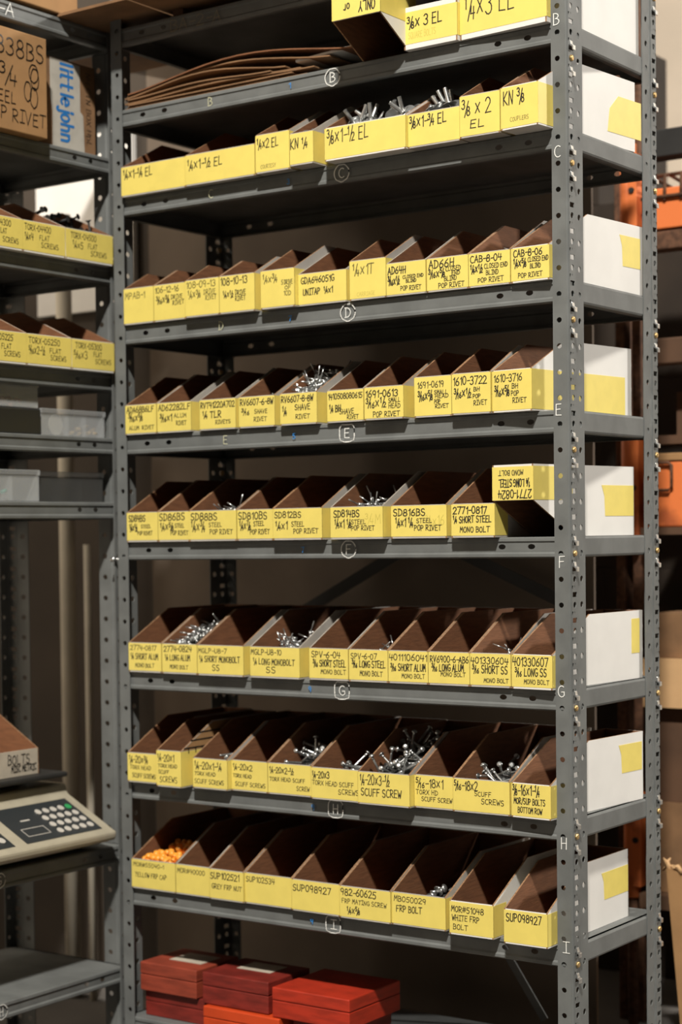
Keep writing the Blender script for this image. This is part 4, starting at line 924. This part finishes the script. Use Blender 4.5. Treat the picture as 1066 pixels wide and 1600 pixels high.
# cartons on the second shelf
def carton(name, x0, x1, y0, y1, z0, z1, m, label):
    r = root(name, ((x0 + x1) / 2, (y0 + y1) / 2, z0), label, 'cardboard box')
    bm = bmesh.new(); box(bm, x0, x1, y0, y1, z0 + .0005, z1)
    build('carton_body', bm, m, r, bevel=.0025)
    bm = bmesh.new(); ym = (y0 + y1) / 2
    box(bm, x0 + .002, x1 - .002, ym - .0012, ym + .0012, z1, z1 + .0008)
    build('flap_seam', bm, 'kraft_dark', r)
    return r
c1 = carton('carton', LX - .32, LX + .028, -.56, -.210, LT['B'], 2.480, 'kraft', 'tan carton marked 38BS pop rivet at left edge of left unit')
label_text('writing', [("SD838BS", .24, .965, .09, .17)], Vector((LX + .0290, -.56, LT['B'])), UY, UZ, .35, .248, .0050, 'ink', c1)
label_text('writing', [("1/4x3/4", .10, .68, .36, .18), ("STEEL", .34, .66, .62, .11), ("POP RIVET", .34, .975, .78, .12)], Vector((LX + .0290, -.56, LT['B'])), UY, UZ, .35, .248, .0044, 'ink', c1)
bm = bmesh.new()
for (yy, zz, rx, rz) in ((-.262, 2.385, .017, .022), (-.258, 2.372, .015, .026), (-.285, 2.338, .013, .024), (-.262, 2.326, .014, .025)):
    ring(bm, Vector((LX + .0291, yy, zz)), UY, UZ, rx, rz, .0026)
build('scribble', bm, 'ink', c1)
c2 = carton('carton', LX - .36, LX - .035, -.205, .060, LT['B'], 2.468, 'kraft_dark', 'dark brown carton closed with white printed tape, second shelf of left unit')
bm = bmesh.new()
prism(bm, [(-.124, 2.365), (-.116, 2.330), (-.118, 2.236), (.012, 2.234), (.008, 2.335), (-.004, 2.345), (-.004, 2.462), (-.124, 2.466)], 'x', LX - .0345, LX - .0340)
build('tape', bm, 'white_tape', c2)
bm = bmesh.new(); writing(bm, 'littlejohn', Vector((LX - .0336, -.082, 2.462)), Vector((0, 0, -1)), UY, .205, .046, .0105, .0); build('tape_print', bm, 'print_blue', c2)
bm = bmesh.new(); writing(bm, 'XXX HANDLE 8 80', Vector((LX - .0345, -.170, 2.45)), Vector((0, 0, -1)), UY, .19, .020, .0022, .1)
build('printed_text', bm, 'black_plastic', c2); bm = bmesh.new(); writing(bm, 'NH CTN BOX HDL', Vector((LX - .0345, .022, 2.45)), Vector((0, 0, -1)), UY, .19, .018, .0022, .1); build('printed_text', bm, 'black_plastic', c2)
# carton standing on the topmost shelves at the corner
c3 = carton('carton', LX - .36, LX + .004, -.56, -.055, LT['A'] + .0078, 2.82, 'kraft', 'tan carton standing on the topmost shelf of left unit')
bm = bmesh.new()
for i in range(7):
    box(bm, LX - .30, LX - .02, -.05, .088, LT['A'] + .0080 + .006 * i, LT['A'] + .012 + .006 * i)
tag(build('cardboard_pile', bm, 'kraft_dark'), 'pile of flattened cardboard beside the topmost carton', 'cardboard')

# plastic organiser boxes on the fifth and sixth shelves
def organiser(y0, y1, x0, x1, z0, h, label, m, divs, fills, lid='clear'):
    r = root('organiser_box', ((x0 + x1) / 2, (y0 + y1) / 2, z0), label, 'plastic box')
    bm = bmesh.new(); t = .002
    box(bm, x0, x1, y0, y1, z0 + .0005, z0 + .003); box(bm, x1 - t, x1, y0, y1, z0 + .003, z0 + h - .014); box(bm, x0, x0 + t, y0, y1, z0 + .003, z0 + h - .014)
    box(bm, x0 + t, x1 - t, y0, y0 + t, z0 + .003, z0 + h - .014); box(bm, x0 + t, x1 - t, y1 - t, y1, z0 + .003, z0 + h - .014)
    build('tray', bm, m, r)
    bm = bmesh.new(); box(bm, x0 - .003, x1 + .003, y0 - .003, y1 + .003, z0 + h - .014, z0 + h); build('lid', bm, lid, r, bevel=.002)
    bm = bmesh.new()
    for d in divs: box(bm, x0 + .004, x1 - .003, d - .001, d + .001, z0 + .003, z0 + h - .016)
    if divs: build('divider', bm, lid, r)
    for (ya, yb, hh, mm) in fills:
        bm = bmesh.new()
        rr = random.Random(int(1000 * abs(ya)))
        for q in range(16):
            cx, cy, cz = x1 - .006 - rr.uniform(0, .07), rr.uniform(ya, yb), z0 + .006 + rr.uniform(0, hh)
            tube(bm, [(cx, cy - .008, cz), (cx, cy + .008, cz + rr.uniform(-.004, .004))], .005, 8)
        o = build('fittings', bm, mm, r); o['kind'] = 'stuff'
    return r
organiser(-.186, .070, LX - .28, LX - .028, LT['E'], .070, 'milky clear organiser box with round disc inside, fifth shelf of left unit', 'clear', [-.075, -.005], [(-.07, -.012, .018, 'tan_bits'), (.005, .05, .022, 'tan_bits')])
bm = bmesh.new(); tube(bm, [(LX - .034, -.125, LT['E'] + .030), (LX - .031, -.125, LT['E'] + .030)], .027, 28)
tag(build('plastic_disc', bm, 'white_tape'), 'round pale disc inside the milky organiser box', 'disc')
bm = bmesh.new(); box(bm, LX - .27, LX - .02, -.46, -.196, LT['E'] + .0005, LT['E'] + .066); tag(build('storage_case', bm, 'black_plastic', bevel=.004), 'black case under the pale organiser box at left edge, fifth shelf', 'case')
organiser(-.455, -.203, LX - .27, LX - .024, LT['E'] + .067, .066, 'pale organiser box with reddish contents on the black case', 'clear', [], [(-.43, -.40, .02, 'pink'), (-.34, -.26, .018, 'pink')])
organiser(-.455, -.206, LX - .27, LX - .022, LT['F'], .080, 'clear organiser box with teal fittings at left edge, sixth shelf', 'clear', [-.305], [(-.44, -.32, .018, 'teal')])
organiser(-.194, .062, LX - .28, LX - .030, LT['F'], .078, 'smoky dark organiser box with three compartments, sixth shelf of left unit', 'clear_dark', [-.108, -.022], [], lid='clear_dark')

# counting scale on the seventh shelf
zG = LT['G']
sc = root('counting_scale', (LX - .15, -.25, zG), 'beige counting scale with round keypad buttons on the left unit', 'scale')
prof = [(LX + .045, zG + .030), (LX + .048, zG + .050), (LX - .115, zG + .138), (LX - .125, zG + .165), (LX - .34, zG + .165), (LX - .34, zG + .012), (LX - .02, zG + .010)]
bm = bmesh.new(); prism(bm, prof, 'y', -.62, .004); build('scale_body', bm, 'plastic_beige', sc, bevel=.006)
for yy in (-.58, -.04):
    bm = bmesh.new(); tube(bm, [(LX - .06, yy, zG + .0008), (LX - .06, yy, zG + .016)], .014, 12); build('foot', bm, 'black_plastic', sc)
    bm = bmesh.new(); tube(bm, [(LX - .30, yy, zG + .0008), (LX - .30, yy, zG + .016)], .014, 12); build('foot', bm, 'black_plastic', sc)
dS = Vector((-.163, 0, .088)).normalized(); nS = Vector((.088, 0, .163)).normalized()
o0 = Vector((LX + .048, 0, zG + .050))
def on_slope(u, y, h=0.001): return o0 + dS * u + UY * y + nS * h
def slope_panel(bm, u0, u1, y0, y1, h0, h1):
    A = [on_slope(u, y, h) for h in (h0, h1) for (u, y) in ((u0, y0), (u1, y0), (u1, y1), (u0, y1))]
    v = [bm.verts.new(p) for p in A]
    for idx in ((0, 1, 2, 3), (4, 5, 6, 7), (0, 1, 5, 4), (1, 2, 6, 5), (2, 3, 7, 6), (3, 0, 4, 7)): bm.faces.new([v[i] for i in idx])
for (a, b) in ((-.330, -.035), (-.60, -.375)):
    bm = bmesh.new(); slope_panel(bm, .022, .165, a, b, .0003, .0015); build('keypad', bm, 'keypad', sc)
for i in range(4):
    for j in range(5):
        bm = bmesh.new(); p = on_slope(.045 + .028 * i, -.060 - .030 * j, .0015)
        tube(bm, [p, p + nS * .003], .0098, 14); build('key', bm, 'green_key' if (i == 3 and j == 0) else 'key', sc)
bm = bmesh.new(); p = on_slope(.05, -.40, .0015); tube(bm, [p, p + nS * .003], .011, 14); build('key', bm, 'key', sc)
bm = bmesh.new()
for (u0, u1, a, b) in ((.045, .047, -.30, -.215), (.075, .077, -.30, -.215), (.045, .077, -.301, -.299), (.045, .077, -.216, -.214), (.105, .110, -.27, -.235)): slope_panel(bm, u0, u1, a, b, .0016, .0020)
build('display_frame', bm, 'key', sc)
bm = bmesh.new(); box(bm, LX - .36, LX - .095, -.62, -.02, zG + .186, zG + .200); box(bm, LX - .30, LX - .18, -.5, -.12, zG + .165, zG + .186); build('weighing_plate', bm, 'dark_steel', sc, bevel=.005)
left_bin(-.46, -.098, LX - .13, zG + .2005, .066, [("BOLTS", .66, .9, .15, .4), ("MISC METRIC", .70, .97, .62, .26)], 'grubby pale cardboard bin standing on the counting scale plate', H=.17, D=.22, m=('paper', 'brown', 'edge'), lab_m=None, pen=.003)

# pale tube and pipe standing behind the left unit
bm = bmesh.new(); tube(bm, [(-1.788, .50, -.139), (-1.788, .50, 2.20)], .024, 20); tag(build('cardboard_tube', bm, 'pale_tube'), 'tall pale tube standing behind the left shelving unit', 'tube')
bm = bmesh.new(); tube(bm, [(-1.712, .50, -.139), (-1.712, .50, 1.22)], .011, 14); tag(build('cardboard_tube', bm, 'pale_tube'), 'thin pale tube beside the thicker one behind the left unit', 'tube')

# ---------------------------------------------------------------- pallet rack and stock behind, seen past the right-hand posts
rk = root('pallet_rack', (-.33, 1.25, -.14), 'orange and rusty steel pallet rack behind the shelving', 'pallet rack')
for xa, xb, nm in ((-.384, -.358, 'post'), (-.336, -.310, 'post')):
    bm = bmesh.new(); box(bm, xa, xb, 1.22, 1.28, -.14, 3.0); build(nm, bm, 'rust', rk, bevel=.003)
for z0, z1 in ((2.04, 2.30), (1.19, 1.52), (.22, .54)):
    bm = bmesh.new(); tube(bm, [(-.330, 1.19, z0 - .004), (-.330, 1.19, z0), (-.330, 1.19, z1), (-.330, 1.19, z1 + .004)], [.018, .023, .023, .018], 20); build('column_guard', bm, 'orange', rk)
    bm = bmesh.new(); box(bm, -.322, -.296, 1.165, 1.215, z0 + .03, z1 - .03); build('hook_plate', bm, 'orange', rk, bevel=.002)
    bm = bmesh.new(); tube(bm, [(-.31, 1.160, (z0 + z1) / 2), (-.31, 1.166, (z0 + z1) / 2)], .008, 12); build('bolt', bm, 'dark_steel', rk)
bm = bmesh.new(); tube(bm, [(-.330, 1.19, -.139), (-.330, 1.19, .22)], .014, 14); build('foot', bm, 'rust', rk)
for z0, z1, m in ((2.250, 2.325, 'dark_steel'), (2.055, 2.165, 'orange'), (2.000, 2.050, 'rust'), (1.690, 1.760, 'wood_dark')):
    bm = bmesh.new(); box(bm, -.275, .36, 1.17 if m != 'orange' else 1.165, 1.24, z0, z1); build('beam', bm, m, rk, bevel=.004)
bm = bmesh.new()
for i in range(10):
    x = -.262 + .046 * i
    tube(bm, [(x, 1.36, 2.19), (x, 1.19, 2.205), (x, 1.165, 2.200), (x, 1.160, 2.13)], .005, 8)
tube(bm, [(-.28, 1.158, 2.14), (.34, 1.158, 2.14)], .0055, 8); tube(bm, [(-.28, 1.20, 2.205), (.34, 1.20, 2.205)], .0055, 8)
build('wire_deck', bm, 'rust', rk)
bm = bmesh.new(); prism(bm, [(-.35, 2.80), (1.6, 2.30), (1.6, 2.24), (-.35, 2.74)], 'y', 4.2, 4.3, 0)
tag(build('ceiling_pipe', bm, 'wood_dark'), 'brown sloping pipe against the pale wall at top right', 'pipe')
# orange bin with a wire handle, resting on a board
bb = root('tote_bin', (-.10, 1.30, 1.244), 'orange plastic tote with wire handle behind right post', 'bin')
bm = bmesh.new(); box(bm, -.268, .15, 1.15, 1.45, 1.2455, 1.425); build('tote_body', bm, 'orange', bb, bevel=.006)
bm = bmesh.new(); box(bm, -.272, .155, 1.145, 1.455, 1.425, 1.446); build('rim', bm, 'kraft', bb, bevel=.003)
bm = bmesh.new(); tube(bm, [(-.262, 1.140, 1.345), (-.20, 1.138, 1.345), (-.192, 1.138, 1.355), (-.192, 1.138, 1.412), (-.200, 1.138, 1.42), (-.262, 1.140, 1.42)], .0045, 8); build('handle', bm, 'rust', bb)
bm = bmesh.new(); box(bm, -.28, .36, 1.14, 1.6, 1.225, 1.245); tag(build('rack_board', bm, 'wood_dark'), 'dark board under the orange tote', 'board')
def kbox(x0, x1, y0, y1, z0, z1, m, label):
    bm = bmesh.new(); box(bm, x0, x1, y0, y1, z0, z1)
    for f in (0.5,): box(bm, x0 + (x1 - x0) * f - .001, x0 + (x1 - x0) * f + .001, y0 - .0006, y1, z1 - .0001, z1 + .0006)
    o = build('carton', bm, m, bevel=.003); tag(o, label, 'cardboard box'); return o
kbox(-.262, .2, 1.19, 1.6, .887, 1.01, 'kraft_dark', 'brown carton above the tan one behind right post')
kbox(-.285, .2, 1.16, 1.6, .752, .886, 'kraft_light', 'tan carton in the middle of the stack behind right post')
kbox(-.262, .2, 1.20, 1.6, .49, .751, 'wood_dark', 'dark brown tall carton under the tan one behind right post')
kbox(-.262, .2, 1.19, 1.6, .24, .489, 'kraft_dark', 'brown carton with faint yellow print, bottom of the stack')
bm = bmesh.new(); box(bm, -.29, .36, 1.14, 1.62, .20, .239); tag(build('rack_board', bm, 'wood_dark'), 'dark board carrying the stack of cartons', 'board')
kbox(-.24, .25, 1.30, 1.6, 1.50, 1.62, 'wood_dark', 'dark carton above the orange tote')
bm = bmesh.new(); box(bm, -.28, .36, 1.24, 1.6, 1.475, 1.499); tag(build('rack_board', bm, 'wood_dark'), 'dark board above the orange tote', 'board')
for i, (xa, xb, za, zb_) in enumerate(((-1.5, .25, -.139, .50), (-1.45, .28, .501, 1.12), (-1.5, .24, 1.121, 1.70), (-1.46, .27, 1.701, 2.25), (-1.50, -.66, 2.251, 2.80))):
    bm = bmesh.new(); box(bm, xa, xb, 1.75, 2.3, za, zb_); box(bm, xa + .8, xa + .803, 1.7492, 2.3, za, zb_)  # dark backdrop blocks put in to stand for the unlit space
    tag(build('stock_carton', bm, 'stock', bevel=.004), 'large dark carton behind the pallet rack, %s of five stacked' % ('lowest', 'second', 'third', 'fourth', 'topmost')[i], 'cardboard box')
bm = bmesh.new(); box(bm, -2.04, -1.66, .675, .698, 1.935, 2.47); tag(build('white_board', bm, 'white'), 'pale board fixed high on the wall behind the left unit', 'board')  # pale panel put in where the wall behind is brightly lit
# open carton with torn flaps in front of the rack
oc = root('open_carton', (.10, .95, -.14), 'tall open carton with torn crumpled rim at bottom right', 'cardboard box')
bm = bmesh.new()
prism(bm, [(-.075, -.139), (.30, -.139), (.30, .36), (-.118, .36)], 'y', .90, .906); prism(bm, [(-.075, -.139), (.30, -.139), (.30, .36), (-.118, .36)], 'y', 1.124, 1.13)
v = [bm.verts.new(p) for p in ((-.075, .906, -.139), (-.118, .906, .36), (-.118, 1.13, .36), (-.075, 1.13, -.139))]; bm.faces.new(v)
box(bm, .296, .30, .906, 1.124, -.139, .36); box(bm, -.074, .296, .906, 1.124, -.139, -.135)
build('carton_body', bm, 'kraft', oc)
bm = bmesh.new(); rr = random.Random(5)
for i in range(26):
    p = Vector((-.125 + .016 * i, .90 + rr.uniform(-.006, .008), .358)); q = p + Vector((rr.uniform(-.02, .025), rr.uniform(-.02, .02), rr.uniform(.006, .030)))
    tube(bm, [p - Vector((0, 0, .006)), (p + q) / 2 + Vector((0, 0, rr.uniform(-.003, .006))), q], [.0075, .006, .0012], 5)
build('torn_rim', bm, 'kraft_light', oc)
